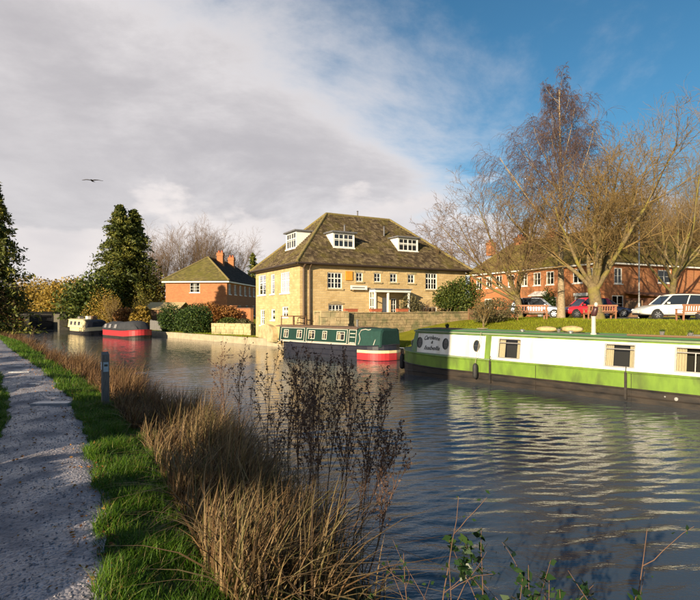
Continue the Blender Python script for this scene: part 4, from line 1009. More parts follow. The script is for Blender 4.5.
def stovepipe():
    p = empty('stove_chimney', on_roof(7.35, -.35, 1.745), BA, 'tall thin stove chimney with dark tilted cowl on the white narrowboat roof', 'chimney')
    mb = MB(); mb.lathe([(.085, 0), (.085, .03), (.062, .05), (.058, .50), (.066, .51), (.066, .54)], n=12); mb.build('flue', M['creamdull'], p, smooth=False)
    mb = MB(); mb.tube([(0, 0, .54), (.01, 0, .60), (.06, 0, .76), (.075, 0, .82)], [.06, .085, .075, .05], 10); mb.build('cowl', mat('dark maroon enamel', (.06, .02, .02), .4), p, smooth=True)
    mb = MB(); mb.lathe([(.02, .81), (.05, .85), (.055, .90), (.03, .95)], (.07, 0, 0), 10); mb.build('cap', M['creamdull'], p, smooth=True)
stovepipe()
def lump(name, loc, rx, ry, rz, m, label, cat, group=None, seed=0, rot=0):
    rng = random.Random(seed); mb = MB(); rings = []
    for i in range(9):
        a = -math.pi / 2 + math.pi * i / 8; r = max(.03, math.cos(a))
        rings.append([(rx * r * math.cos(t) * (1 + .1 * math.sin(3 * t + seed)) * rng.uniform(.94, 1.06), ry * r * math.sin(t) * rng.uniform(.93, 1.07), rz * (math.sin(a) * .85 + .85)) for t in [2 * math.pi * k / 14 for k in range(14)]])
    mb.loft(rings); o = mb.build(name, m, None, smooth=True); o.location = loc; o.rotation_euler = (0, 0, rot); tag(o, label, cat, group); return o
lump('canvas_sack', on_roof(5.62, .25, 1.745), .34, .22, .11, M['sack'], 'flat tan sack on the narrowboat roof, left of the two', 'sack', 'tan sacks on the narrowboat roof', 2, BA)
lump('canvas_sack', on_roof(6.42, .35, 1.745), .34, .24, .13, M['sack'], 'plump tan sack on the narrowboat roof beside a small pot', 'sack', 'tan sacks on the narrowboat roof', 3, BA)
def pot(loc, label, s=.7, m='greywood'):
    p = empty('flower_pot', loc, BA, label, 'pot', 'pots on the narrowboat roof')
    mb = MB(); mb.lathe([(.06 * s, 0), (.085 * s, .13 * s), (.095 * s, .13 * s), (.095 * s, .16 * s), (.07 * s, .16 * s)], n=12); mb.build('pot', M[m], p)
    rng = np.random.default_rng(int(abs(loc[0]) * 100)); n = 60
    v, q, r = blades_np(np.stack([rng.normal(0, .03, n), rng.normal(0, .03, n), np.full(n, .14 * s)], 1), rng.uniform(.06, .16, n) * s, rng.uniform(.008, .02, n), rng.uniform(.2, .9, n), rng)
    link('pot_plant', np_quads(v, q, r, 'pot_plant'), M['hedge'], p)
def blades_np(P, H, Wd, lean, rng, segs=3, droop=0.25, az=None, rnd=None):
    """bent tapering blades: P base points, H heights, Wd widths, lean sideways reach"""
    N_ = len(P); a = rng.uniform(0, 2 * math.pi, N_) if az is None else az
    fa = a + math.pi / 2 + rng.normal(0, .5, N_)
    t = np.linspace(0, 1, segs + 1)
    reach = (lean * H)[:, None] * t[None] ** 1.8
    z = H[:, None] * (t[None] - droop * lean[:, None] * t[None] ** 2.4)
    c = np.stack([P[:, 0, None] + np.cos(a)[:, None] * reach, P[:, 1, None] + np.sin(a)[:, None] * reach, P[:, 2, None] + z], 2)
    w = Wd[:, None] * (1 - 0.93 * t[None] ** 1.6) * .5
    off = np.stack([np.cos(fa)[:, None] * w, np.sin(fa)[:, None] * w, 0 * w], 2)
    v = np.stack([c - off, c + off], 2).reshape(N_, -1, 3)
    k = 2 * (segs + 1); f = np.array([(2 * i, 2 * i + 1, 2 * i + 3, 2 * i + 2) for i in range(segs)])
    q = (f[None] + k * np.arange(N_)[:, None, None]).reshape(-1, 4)
    r = rng.random(N_) if rnd is None else rnd
    return v.reshape(-1, 3), q, np.repeat(r, k)
pot(on_roof(6.1, .1, 1.755), 'small plant pot between the two tan sacks on the boat roof')
pot(on_roof(9.0, .15, 1.755), 'plant pot on the boat roof above the second window', .75)
pot(on_roof(9.7, .05, 1.755), 'plant pot near the long pole on the boat roof at the right', .7)
pot(on_roof(1.9, -.1, 1.755), 'small dark pot above the painted name on the boat roof', .8, 'black')
mb = MB(); mb.tube([on_roof(8.3, -.45, 1.775), on_roof(13.6, -.40, 1.775)], .028, 8); tag(mb.build('boat_pole', M['wood']), 'long wooden boat pole lying along the white narrowboat roof', 'pole')
mb = MB(); q = [on_roof(9.6, .12), on_roof(12.8, .16), on_roof(12.8, .44), on_roof(9.6, .40)]; mb.hexa([(x, y, 1.768) for x, y, z in q] + [(x, y, 1.81) for x, y, z in q]); tag(mb.build('gang_plank', M['greywood']), 'weathered gang plank lying flat on the white narrowboat roof', 'plank')
mb = MB(); q = [on_roof(1.35, -.45), on_roof(2.45, -.42), on_roof(2.45, .1), on_roof(1.35, .1)]; mb.hexa([(x, y, 1.755) for x, y, z in q] + [(x, y, 1.785) for x, y, z in q]); tag(mb.build('roof_hatch_board', M['brownroof'], bevel=.01), 'flat brown board on the narrowboat roof above the painted name', 'board')

def green_boat():
    ang = math.atan2(-.654, .757); L, hw = 8.15, 1.02
    b = empty('narrowboat', (-3.92, 29.93, 0), ang, 'dark green narrowboat with navy hull and red stern before the stone house', 'narrowboat')
    zs, zg, zc = .42, .66, 1.52
    narrowboat_hull(b, L, hw, 'bow', 'stern', zs, zg, M['navy'], M['navy'], M['brownroof'], .10)
    x0, x1 = .55, 6.35; yb, yt = .90, .78
    wins = [(.95, 1.33), (2.02, 2.42), (2.95, 3.42), (3.98, 4.30), (5.0, 5.55)]
    for side in (-1, 1):
        F, ln = cabin_frame(side, 0, side * yb, zg + .013, side * yt, zc); wz0, wz1 = .22, .68
        mb = MB(); wall_holes(mb, F, x0, x1, 0, ln, [(a, c, wz0, wz1) for a, c in wins], .05); mb.build('cabin_side', M['dgreen'], b)
        for a, c in wins: boat_window(b, F, a, c, wz0, wz1, True, 'creamdull', .5, .72)
        if side == -1:
            for a, c in ((.7, 2.62), (2.76, 5.72), (5.82, 6.32)):
                mb = MB(); t = .028; z0, z1 = .07, ln - .06
                for q in ((a, a + t, z0, z1), (c - t, c, z0, z1), (a + t, c - t, z1 - t, z1), (a + t, c - t, z0, z0 + t)): mb.fbox(F, *q, .002, .008)
                mb.build('cream_lining', M['creamdull'], b)
            for z in (.12, .40, .58):
                mb = MB(); mb.fbox(F, 5.9, 6.24, z, z + .035, .002, .008); mb.build('scroll_paint', M['creamdull'], b)
            mb = MB(); mb.fbox(F, x0, x1, .003, .05, .002, .012); mb.build('gunwale_line', M['creamdull'], b)
    for x in (x0, x1): mb = MB(); mb.poly([(x, -yb, zg), (x, yb, zg), (x, yt, zc), (x, -yt, zc)]); mb.build('cabin_bulkhead', M['dgreen'], b)
    mb = MB(); mb.box(x0 + .1, x1 - .1, -.6, .6, zg - .1, zc - .1); mb.build('cabin_lining', M['dark'], b)  # dark box painted as the unlit cabin interior
    mb = MB(); prof = [(-yt - .06, zc - .02), (-yt - .06, zc + .02), (-.4, zc + .065), (.4, zc + .065), (yt + .06, zc + .02), (yt + .06, zc - .02)]
    mb.loft([[(x0 - .35, y, z) for y, z in prof], [(x1 + .03, y, z) for y, z in prof]]); mb.build('roof', M['brownroof'], b)
    # frame standing on the fore roof
    mb = MB()
    for y in (-.5, .5):
        mb.bar((.35, y, zc), (.35, y, 2.06), .05); mb.bar((1.35, y, zc + .04), (1.35, y, 2.06), .05); mb.bar((.32, y, 2.08), (1.38, y, 2.08), .05)
    for x in (.35, 1.35): mb.bar((x, -.5, 2.08), (x, .5, 2.08), .05)
    mb.build('roof_frame', M['wood'], b)
    mb = MB()
    for y in (-.55, .55): mb.bar((.33, y, zg), (.33, y, zc), .06)
    mb.build('fore_post', M['wood'], b)
    # canvas hood over the stern
    mb = MB(); rings = []
    for x, k, dz in ((6.37, 1.0, .0), (6.75, 1.0, -.025), (7.1, .99, .0), (7.45, .97, -.03), (7.78, .93, -.01), (7.83, .84, -.10)):
        rings.append([(x, -.90 * k, zg), (x, -.86 * k, zg + .4), (x, -.80 * k, zc - .08 + dz), (x, -.66 * k, zc + .03 + dz), (x, .66 * k, zc + .03 + dz), (x, .80 * k, zc - .08 + dz), (x, .86 * k, zg + .4), (x, .90 * k, zg)])
    mb.loft(rings); hd = mb.build('canvas_hood', M['canvasgreen'], b, smooth=False)
    for xs_ in ([(6.5, -.86, .75), (6.62, -.875, 1.0), (6.55, -.86, 1.25), (6.62, -.79, 1.45), (6.85, -.74, 1.5), (7.05, -.74, 1.47), (7.2, -.74, 1.5)], [(7.66, -.72, 1.2), (7.5, -.79, 1.0), (7.42, -.83, .75)]):
        mb = MB(); mb.tube([V(p) + V((0, -.03, 0)) for p in xs_], .02, 6); mb.build('hood_trim', M['creamdull'], hd)
    # red and cream stern counter
    for nm, z0, z1, m_ in (('red_stern_band', .02, .36, 'red'), ('cream_stern_band', .365, .50, 'cream')):
        mb = MB(); r0, r1 = [], []
        xs = [6.55 + (L - 6.55) * i / 14 for i in range(15)]; near = [(x, -half_w(x, L, hw, 'bow', 'stern')) for x in xs]; pts = near + [(x, -y) for x, y in near[::-1]]
        g = .045; P = [(x + (g if x > L - .9 else 0) * (x - L + .9) / .9, y * (1 + g / hw)) for x, y in pts]
        mb.loft([[(x, y, z0) for x, y in P], [(x, y, z1) for x, y in P]], closed=False, cap=False); mb.build(nm, M[m_], b)
    # bits on the roof
    return b
gb = green_boat()
def on_groof(x, y, z):
    c, s = math.cos(gb.rotation_euler.z), math.sin(gb.rotation_euler.z); return (gb.location.x + c * x - s * y, gb.location.y + s * x + c * y, z)
mb = MB(); mb.lathe([(.07, 0), (.06, .02), (.055, .30), (.075, .31), (.075, .36), (.03, .38)], n=10); o = mb.build('stove_chimney', M['greywood']); o.location = on_groof(5.85, -.2, 1.58); tag(o, 'short stove chimney on the dark green narrowboat roof near its stern', 'chimney')

def small_boat(name, a, bpt, label, low, up, cabin, canvas, m_roof):
    a = V((*a, 0)); e = V((*bpt, 0)) - a; L = e.length; ang = math.atan2(e.y, e.x)
    o = empty(name, (a.x, a.y, 0), ang, label, 'narrowboat'); hw = 1.03
    yc = 1.03
    narrowboat_hull(o, L, hw, 'bow', 'stern', .26 if not canvas else .14, .62, M[low], M[up], M['canvasgrey'], .14)
    zg = .62
    if canvas:
        mb = MB(); rings = []
        for x, w, zt in ((.7, .5, .85), (1.2, .82, 1.22), (2.2, .92, 1.38), (L * .5, .92, 1.32), (L - 2.6, .94, 1.42), (L - 1.3, .92, 1.50), (L - .55, .72, 1.36), (L - .25, .5, .95)):
            rings.append([(x, -w, zg), (x, -w * .97, zg + .3), (x, -w * .8, zt - .14), (x, -w * .3, zt), (x, w * .3, zt), (x, w * .8, zt - .14), (x, w * .97, zg + .3), (x, w, zg)])
        mb.loft(rings); cv = mb.build('canvas_cover', M['canvasgrey'], o, smooth=True)
        for x in (1.9, 2.9, 4.1):
            mb = MB(); mb.hexa([(x, -.955, zg + .22), (x + .5, -.955, zg + .22), (x + .5, -.94, zg + .2), (x, -.94, zg + .2), (x + .03, -.86, zg + .54), (x + .47, -.86, zg + .54), (x + .47, -.82, zg + .54), (x + .03, -.82, zg + .54)]); mb.build('clear_panel', M['alu'], cv)
    else:
        x0, x1 = .9, L - 2.2; yb, yt, zc = .90, .80, 1.42; wins = [(1.5 + i * 1.15, 2.15 + i * 1.15) for i in range(int((x1 - 2) / 1.15))]
        for side in (-1, 1):
            F, ln = cabin_frame(side, 0, side * yb, zg + .013, side * yt, zc)
            mb = MB(); wall_holes(mb, F, x0, x1, 0, ln, [(p, q, .22, .62) for p, q in wins], .05); mb.build('cabin_side', M[cabin], o)
            for p, q in wins: boat_window(o, F, p, q, .22, .62, False, 'alu', None, None)
        for x in (x0, x1): mb = MB(); mb.poly([(x, -yb, zg), (x, yb, zg), (x, yt, zc), (x, -yt, zc)]); mb.build('cabin_bulkhead', M[cabin], o)
        mb = MB(); mb.box(x0 + .1, x1 - .1, -.6, .6, zg - .1, zc - .1); mb.build('cabin_lining', M['dark'], o)  # cabin shade put in as a dark box
        mb = MB(); prof = [(-yt - .05, zc - .02), (-yt - .05, zc + .02), (-.4, zc + .07), (.4, zc + .07), (yt + .05, zc + .02), (yt + .05, zc - .02)]
        mb.loft([[(x0 - .1, y, z) for y, z in prof], [(x1 + .1, y, z) for y, z in prof]]); mb.build('roof', M[m_roof], o)
        mb = MB(); rings = []
        for x, w, zt in ((x1 + .02, .82, 1.42), (x1 + .9, .84, 1.45), (x1 + 1.5, .7, 1.3)):
            rings.append([(x, -w, zg), (x, -w * .85, zt - .1), (x, -w * .4, zt), (x, w * .4, zt), (x, w * .85, zt - .1), (x, w, zg)])
        mb.loft(rings); mb.build('canvas_hood', M['canvasgrey'], o)
    return o
small_boat('narrowboat', (-23.0, 47.7), (-17.2, 42.2), 'red hulled boat under a dark grey canvas cover', 'hullblack', 'red', None, True, None)
cb = small_boat('narrowboat', (-29.6, 54.2), (-23.9, 48.7), 'cream cabin narrowboat moored just behind the red canvas boat', 'hullblack', 'cream', 'cream', False, 'cream')
def roof_clutter():
    rng = random.Random(12); c, s = math.cos(cb.rotation_euler.z), math.sin(cb.rotation_euler.z)
    for i, (x, nm, lab) in enumerate(((2.0, 'storage_box', 'dark box at the far end of the cream boat roof'), (4.3, 'storage_box', 'pale box in the middle of the cream boat roof'), (5.8, 'storage_box', 'brown box near the canvas hood of the cream boat'))):
        mb = MB(); mb.box(-.3, .3, -.2, .2, 0, .2 + .05 * i); mb.box(-.32, .32, -.22, .22, .202 + .05 * i, .235 + .05 * i); o = mb.build(nm, M[('greywood', 'white', 'wood')[i]], bevel=.01)
        o.location = (cb.location.x + c * x, cb.location.y + s * x, 1.492); o.rotation_euler.z = cb.rotation_euler.z; tag(o, lab, 'box', 'boxes on the cream boat roof')
roof_clutter()

# ------------------------------------------------------------------ lock gate
def lock():
    u0 = 69.5; a = W(u0, 16.35); b = W(u0, 19.45); ang = math.atan2(b[1] - a[1], b[0] - a[0]); Wd = math.hypot(b[0] - a[0], b[1] - a[1])
    g = empty('lock_gate', (a[0], a[1], -.6), ang, 'black timber lock gates with long balance beams at the canal end', 'lock gate'); z = .6
    for k, (x0, x1) in enumerate(((.0, Wd / 2 - .02), (Wd / 2 + .02, Wd))):
        for i in range(6):
            p, q = x0 + (x1 - x0) * i / 6, x0 + (x1 - x0) * (i + 1) / 6; mb = MB(); mb.box(p + .006, q - .006, .08, .14, 0, 1.82 + z); mb.build('plank', M['lockwood'], g)
        mb = MB()
        for zz in (.5, 1.1, 1.7): mb.box(x0, x1, -.06, .075, zz + z - .09, zz + z + .09)
        mb.box(x0, x0 + .14, -.08, .078, 0, 1.9 + z); mb.box(x1 - .14, x1, -.08, .078, 0, 1.9 + z); mb.build('gate_frame', M['lockwood'], g)
    for x0, x1 in ((-3.4, Wd / 2 - .03), (Wd / 2 + .03, Wd + 3.6)):
        mb = MB(); mb.box(x0, x1, -.14, .14, 1.92 + z, 2.16 + z); o = mb.build('balance_beam', M['lockwood'], g, bevel=.02)
        tip = x0 if x0 < 0 else x1
        mb = MB(); mb.box(min(tip, tip + (.45 if x0 < 0 else -.45)), max(tip, tip + (.45 if x0 < 0 else -.45)), -.146, .146, 1.914 + z, 2.166 + z); mb.build('white_beam_tip', M['white'], o)
    mb = MB(); mb.box(.05, Wd - .05, .2, .55, 1.85 + z, 1.9 + z); mb.build('walkway', M['greywood'], g)
    # side walls of the chamber
    for n0, n1, lab in ((15.0, 16.33, 'grey stone lock wall on the towpath side of the gates'), (19.47, 20.9, 'grey stone lock wall right of the black gates')):
        q = [W(67.2, n0), W(86, n0), W(86, n1), W(67.2, n1)][::-1]; mb = MB(); cx, cy = q[0]
        mb.hexa([(x - cx, y - cy, -1.2) for x, y in q] + [(x - cx, y - cy, 1.75) for x, y in q]); r = empty('lock_wall', (cx, cy, 0), 0, lab, 'wall'); mb.build('masonry', M['darkstone'], r)
        mb = MB(); mb.hexa([(x - cx, y - cy, 1.753) for x, y in q] + [(x - cx, y - cy, 1.87) for x, y in q]); mb.build('coping', M['darkstone'], r, bevel=.03)
lock()

# ------------------------------------------------------------------ cars
def car_paint(name, c, metal=0.0): return mat(name, c, .28, None, metal=metal, coat=1.0)
M['tyre'] = mat('tyre', (.018, .018, .019), .8); M['rim'] = mat('alloy', (.45, .45, .46), .35, metal=.8); M['carglass'] = glass_mat('car glass', (.02, .024, .03), .03)
M['lampred'] = mat('red lamp', (.45, .02, .02), .2); M['lampclear'] = mat('clear lamp', (.75, .75, .76), .15, coat=1); M['plate'] = mat('number plate', (.75, .74, .68), .5); M['trim'] = mat('black trim', (.02, .02, .021), .5)
def car(loc, rz, paint, L, Wd, H, label, hood=.30, nose=.68, tail='hatch'):
    c = empty('parked_car', loc, rz, label, 'car', 'cars parked beyond the lawn'); w = Wd / 2; zb = .22; belt = H * .615
    # lower body stations along x (front at +L/2)
    st = [(-L / 2, .90, .50, belt - .10), (-L / 2 + .06, .95, .30, belt - .02), (-L / 2 + .35, 1.0, zb, belt), (-L * .2, 1.0, zb, belt + .01), (L * .12, 1.0, zb, belt - .015), (L / 2 - L * hood * .9, .99, zb, belt - .03), (L / 2 - L * hood * .5, .97, zb, belt - .10), (L / 2 - .28, .93, .24, nose + .06), (L / 2 - .07, .84, .28, nose - .10), (L / 2, .74, .36, nose - .20)]
    rings = []
    for x, s, z0, z1 in st:
        m_ = (z0 + z1) / 2
        rings.append([(x, -w * s * .90, z0), (x, -w * s, z0 + .14), (x, -w * s * 1.0, m_), (x, -w * s * .975, z1 - .07), (x, -w * s * .90, z1), (x, -w * s * .45, z1 + .025), (x, w * s * .45, z1 + .025), (x, w * s * .90, z1), (x, w * s * .975, z1 - .07), (x, w * s, m_), (x, w * s, z0 + .14), (x, w * s * .90, z0)])
    mb = MB(); mb.loft(rings); body = mb.build('body', paint, c, smooth=True)
    body.data.polygons.foreach_set('use_smooth', np.ones(len(body.data.polygons), bool))
    m_ = body.modifiers.new('subdiv', 'SUBSURF'); m_.levels = 1; m_.render_levels = 2
    # greenhouse
    xr0, xr1 = -L / 2 + .12, -L / 2 + (.42 if tail == 'hatch' else .75); xf0, xf1 = L / 2 - L * hood * .92, L / 2 - L * hood - .55
    wt = w * .74; wb_ = w * .93; zt = H
    B = [(xr0, -wb_ * .92, belt - .02), (xf0, -wb_ * .95, belt - .05), (xf0, wb_ * .95, belt - .05), (xr0, wb_ * .92, belt - .02)]; T = [(xr1, -wt * .92, zt - .07), (xf1, -wt, zt - .04), (xf1, wt, zt - .04), (xr1, wt * .92, zt - .07)]
    mb = MB(); mb.loft([B, T]); gh = mb.build('windows', M['carglass'], c)
    rr = []
    for x, s, z in ((xr1 - .08, .90, zt - .09), (xr1 + .12, .97, zt - .02), ((xr1 + xf1) / 2, 1.03, zt + .02), (xf1 - .1, 1.03, zt - .005), (xf1 + .05, 1.0, zt - .055)):
        rr.append([(x, -wt * s, z - .05), (x, -wt * s * .98, z), (x, 0, z + .035), (x, wt * s * .98, z), (x, wt * s, z - .05)])
    mb = MB(); mb.loft(rr); mb.build('roof', paint, c, smooth=True)
    mb = MB()
    def lerp(a, b, t): return V(a).lerp(V(b), t)
    for s in (0, 1):
        i0, i1 = (0, 1) if s == 0 else (3, 2); sg = -1 if s == 0 else 1; o = V((0, sg * .006, 0))
        mb.bar(V(B[i1]) + o, V(T[i1]) + o, .07, .06)                       # A pillar
        mb.bar(lerp(B[i0], B[i1], .50) + o, lerp(T[i0], T[i1], .46) + o, .06, .03)
        a0, a1, b0, b1 = lerp(B[i0], B[i1], .0), lerp(B[i0], B[i1], .17), lerp(T[i0], T[i1], .0), lerp(T[i0], T[i1], .12)
        mb.hexa([a0 - o * 2, a1 - o * 2, a1 + o * 2, a0 + o * 2, b0 - o * 2, b1 - o * 2, b1 + o * 2, b0 + o * 2])   # C pillar
    mb.build('pillars', paint, c)
    # wheels
    r = .31 if H < 1.6 else .33
    for x in (-L / 2 + L * .19, L / 2 - L * .205):
        for s in (-1, 1):
            y = s * (w - .10)
            mb = MB(); mb.lathe([(r + .06, -.005), (r + .06, .115 * s), (r + .045, .118 * s)][::(1 if s > 0 else -1)] if False else [(r + .055, -.06), (r + .055, .0)], (x, s * (w - .0) + (-.02 if s > 0 else .08), r), 20, 'y'); mb.build('wheel_arch', M['trim'], c)
            mb = MB(); mb.lathe([(r * .6, -.10), (r * .94, -.10), (r, -.07), (r, .07), (r * .94, .10), (r * .6, .10)], (x, y + s * .035, r), 20, 'y'); t = mb.build('wheel', M['tyre'], c)
            mb = MB(); yy = y + s * .135
            mb.tube([(x, yy - s * .03, r), (x, yy, r)], r * .17, 10)
            for k in range(6):
                a = k * math.pi / 3; mb.bar((x, yy - s * .012, r), (x + math.cos(a) * r * .62, yy - s * .012, r + math.sin(a) * r * .62), .06, .03, V((0, 1, 0)))
            n = 20; ring = lambda q, dy: [(x + math.cos(2 * math.pi * k / n) * q, yy + dy, r + math.sin(2 * math.pi * k / n) * q) for k in range(n)]
            mb.loft([ring(r * .66, -s * .04), ring(r * .66, 0), ring(r * .58, 0), ring(r * .58, -s * .04)], cap=False); mb.build('rim', M['rim'], t)
    for s in (-1, 1):
        mb = MB(); x, y = L / 2 - .20, s * w * .70; mb.loft([[(x + .13, y - .14, nose - .15), (x + .02, y + s * .13 if s > 0 else y + .14, nose - .14), (x - .02, y + .14, nose - .02), (x + .06, y - .14, nose - .02)], [(x + .16, y - .13, nose - .14), (x + .06, y + .12, nose - .13), (x + .0, y + .12, nose - .03), (x + .09, y - .13, nose - .03)]]); mb.build('headlight', M['lampclear'], c)
        mb = MB(); x = -L / 2; mb.box(x - .012, x + .10, s * w * .76 - .10, s * w * .76 + .10, belt - .26, belt - .03); mb.build('tail_light', M['lampred'], c, bevel=.02)
        mb = MB(); mb.box(xf0 - .42, xf0 - .26, s * (w + .02) - .07, s * (w + .02) + .07, belt + .0, belt + .13); mb.build('door_mirror', paint, c, bevel=.03)
        for q in (.02, -.22):
            mb = MB(); mb.bar((L * q - .09, s * (w + .012), belt - .14), (L * q + .09, s * (w + .012), belt - .14), .025, .03); mb.build('door_handle', paint, c)
        for q in (.14, -.10, -.29):
            mb = MB(); mb.bar((L * q, s * (w * 1.0 + .0015), .36), (L * q - .02, s * (w * .985 + .0015), belt - .06), .012, .008, V((1, 0, 0))); mb.build('door_seam', M['trim'], c)
    mb = MB(); mb.box(L / 2 - .06, L / 2 + .012, -.27, .27, .40, .51); mb.build('number_plate', M['plate'], c)
    mb = MB(); mb.box(-L / 2 - .014, -L / 2 + .05, -.27, .27, .56, .67); mb.build('number_plate', M['plate'], c)
    mb = MB(); mb.box(L / 2 - .05, L / 2 + .006, -w * .55, w * .55, .27, .38); mb.build('grille', M['trim'], c)
    return c
def cz(x, y): return gz(x, y) + .013
def put_car(px, D, rz, *a, **k):
    x, y = on_ray(px, D); return car((x, y, cz(x, y)), R(rz), *a, **k)
put_car(538, 39.0, -26, car_paint('silver paint', (.34, .38, .46), .5), 4.1, 1.72, 1.50, 'silver hatchback with bluish windscreen parked behind the left bare tree')
put_car(585, 38.5, 186, car_paint('red paint gloss', (.55, .02, .03)), 3.9, 1.68, 1.50, 'bright red hatchback parked between the birch and the thick tree')
put_car(606, 42.0, -12, car_paint('dark blue paint', (.03, .035, .09)), 3.8, 1.66, 1.42, 'dark blue car half hidden behind the thick tree trunk')
put_car(671, 32.6, 176, car_paint('white paint gloss', (.74, .73, .68)), 4.35, 1.80, 1.58, 'white hatchback parked at the right edge by the bench')

# ------------------------------------------------------------------ benches, posts, lamp
def bench(px, D, rz, label, L=1.75):
    x, y = on_ray(px, D); b = empty('park_bench', (x, y, gz(x, y)), R(rz), label, 'bench', 'benches on the lawn')
    # local: back towards -y (seen from the water), seat faces +y
    for i in range(4):
        mb = MB(); yy = -.16 + i * .12; mb.box(-L / 2, L / 2, yy, yy + .1, .42, .45); mb.build('seat_slat', M['benchwood'], b)
    for s in (-1, 1):
        xx = s * (L / 2 - .09)
        mb = MB(); mb.bar((xx, -.22, -.05), (xx, -.28, .92), .07, .07); mb.build('leg', M['benchwood'], b)
        mb = MB(); mb.bar((xx, .30, -.05), (xx, .30, .64), .07, .07); mb.build('leg', M['benchwood'], b)
        mb = MB(); mb.box(xx - .05, xx + .05, -.27, .36, .64, .68); mb.build('armrest', M['benchwood'], b)
        mb = MB(); mb.box(xx - .025, xx + .025, -.22, .30, .33, .41); mb.build('side_rail', M['benchwood'], b)
    mb = MB(); mb.box(-L / 2, L / 2, -.31, -.26, .83, .93); mb.build('back_rail', M['benchwood'], b)
    mb = MB(); mb.box(-L / 2, L / 2, -.275, -.235, .50, .57); mb.build('back_rail', M['benchwood'], b)
    n = 11
    for i in range(n):
        xx = -L / 2 + .16 + (L - .32) * i / (n - 1); mb = MB(); mb.bar((xx, -.25, .57), (xx, -.283, .84), .07, .02, V((0, 1, 0))); mb.build('back_slat', M['benchwood'], b)
    return b
bench(531, 31.5, -4, 'wooden bench beside the grey shrub, leftmost on the lawn', 1.95)
bench(600, 31.2, 3, 'wooden bench in front of the thick tree trunk', 1.9)
bench(694, 27.6, 4, 'reddish wooden bench at the right edge before the white car', 1.75)
def lamp_post():
    x, y = on_ray(639, 37.5); p = empty('lamp_post', (x, y, gz(x, y)), 0, 'slim grey lamp post left of the white car', 'lamp post')
    mb = MB(); mb.tube([(0, 0, -.1), (0, 0, 1.1)], .085, 10); mb.build('base', M['metal'], p)
    mb = MB(); mb.tube([(0, 0, 1.1), (0, 0, 7.2), (-.05, 0, 7.45), (-.5, -.1, 7.55)], [.055, .045, .04, .035], 8); mb.build('pole', M['metal'], p)
    mb = MB(); mb.loft([[(-.45, -.16, 7.5), (-1.05, -.28, 7.53), (-1.05, -.10, 7.53), (-.45, .0, 7.5)], [(-.47, -.14, 7.62), (-1.0, -.25, 7.6), (-1.0, -.13, 7.6), (-.47, -.02, 7.62)]]); mb.build('lamp_head', M['metal'], p)
lamp_post()
def path_post():
    x, y = on_ray(105.3, 9.5); p = empty('marker_post', (x, y, gz(x, y)), R(35), 'square grey timber marker post with a small white plaque beside the towpath', 'post')
    w = .062; mb = MB(); mb.hexa([(-w, -w, -.2), (w, -w, -.2), (w, w, -.2), (-w, w, -.2), (-w, -w, .98), (w, -w, .98), (w, w, 1.03), (-w, w, 1.03)]); mb.build('post', M['greywood'], p, bevel=.008)
    mb = MB(); mb.box(-.045, .045, -w - .008, -w - .001, .66, .84); pl = mb.build('plaque', mat('pale blue plaque', (.42, .52, .60), .5, (.34, .44, .5), 20), p)
    mb = MB(); mb.box(-w - .008, -w - .001, -.045, .045, .70, .84); mb.build('plaque', mat('white plaque', (.55, .62, .68), .5), p)
    mb = MB(); mb.box(-.03, .03, -w - .011, -w - .0085, .76, .80); mb.build('arrow_mark', M['ink'], pl)
path_post()
def slabs():
    rng = random.Random(7)
    for i, (x0, x1, y, th, lab) in enumerate(((33, 70, 405, .05, 'pale raised stone slab lying across the towpath, nearest and largest'), (29, 41, 384.5, .022, 'small pale stone slab second from the camera across the towpath'), (10, 30, 372.3, .022, 'pale stone slab third from the camera across the towpath'), (8, 24, 367, .022, 'pale stone slab farthest from the camera across the towpath'))):  # the three smaller ones put the puddles' bright reflection into pale colour
        D = FPX * (EYE - .78) / (y - HZ); xa, xb = (x0 - 350) * D / FPX, (x1 - 350) * D / FPX; w = .15 + .05 * (i == 0)
        o_ = V(((xa + xb) / 2, D, 0)); u, n = UN(o_.x, o_.y); z = float(path_z(np.array(u), np.array(n)))
        mb = MB(); l = (xb - xa) / 2; mb.hexa([(-l, -w / 2, -.05), (l, -w / 2 + .02, -.05), (l - .02, w / 2, -.05), (-l + .03, w / 2, -.05), (-l, -w / 2, th * .9), (l, -w / 2 + .02, th), (l - .02, w / 2, th * 1.1), (-l + .03, w / 2, th)])
        o = mb.build('pale_slab', mat('wet slab %d' % i, (.40, .40, .42), .25, (.28, .28, .30), 8, .3, 30), bevel=.012); o.location = (o_.x, o_.y, z); o.rotation_euler.z = R(rng.uniform(-4, 6)); tag(o, lab, 'slab', 'slabs across the towpath')
slabs()
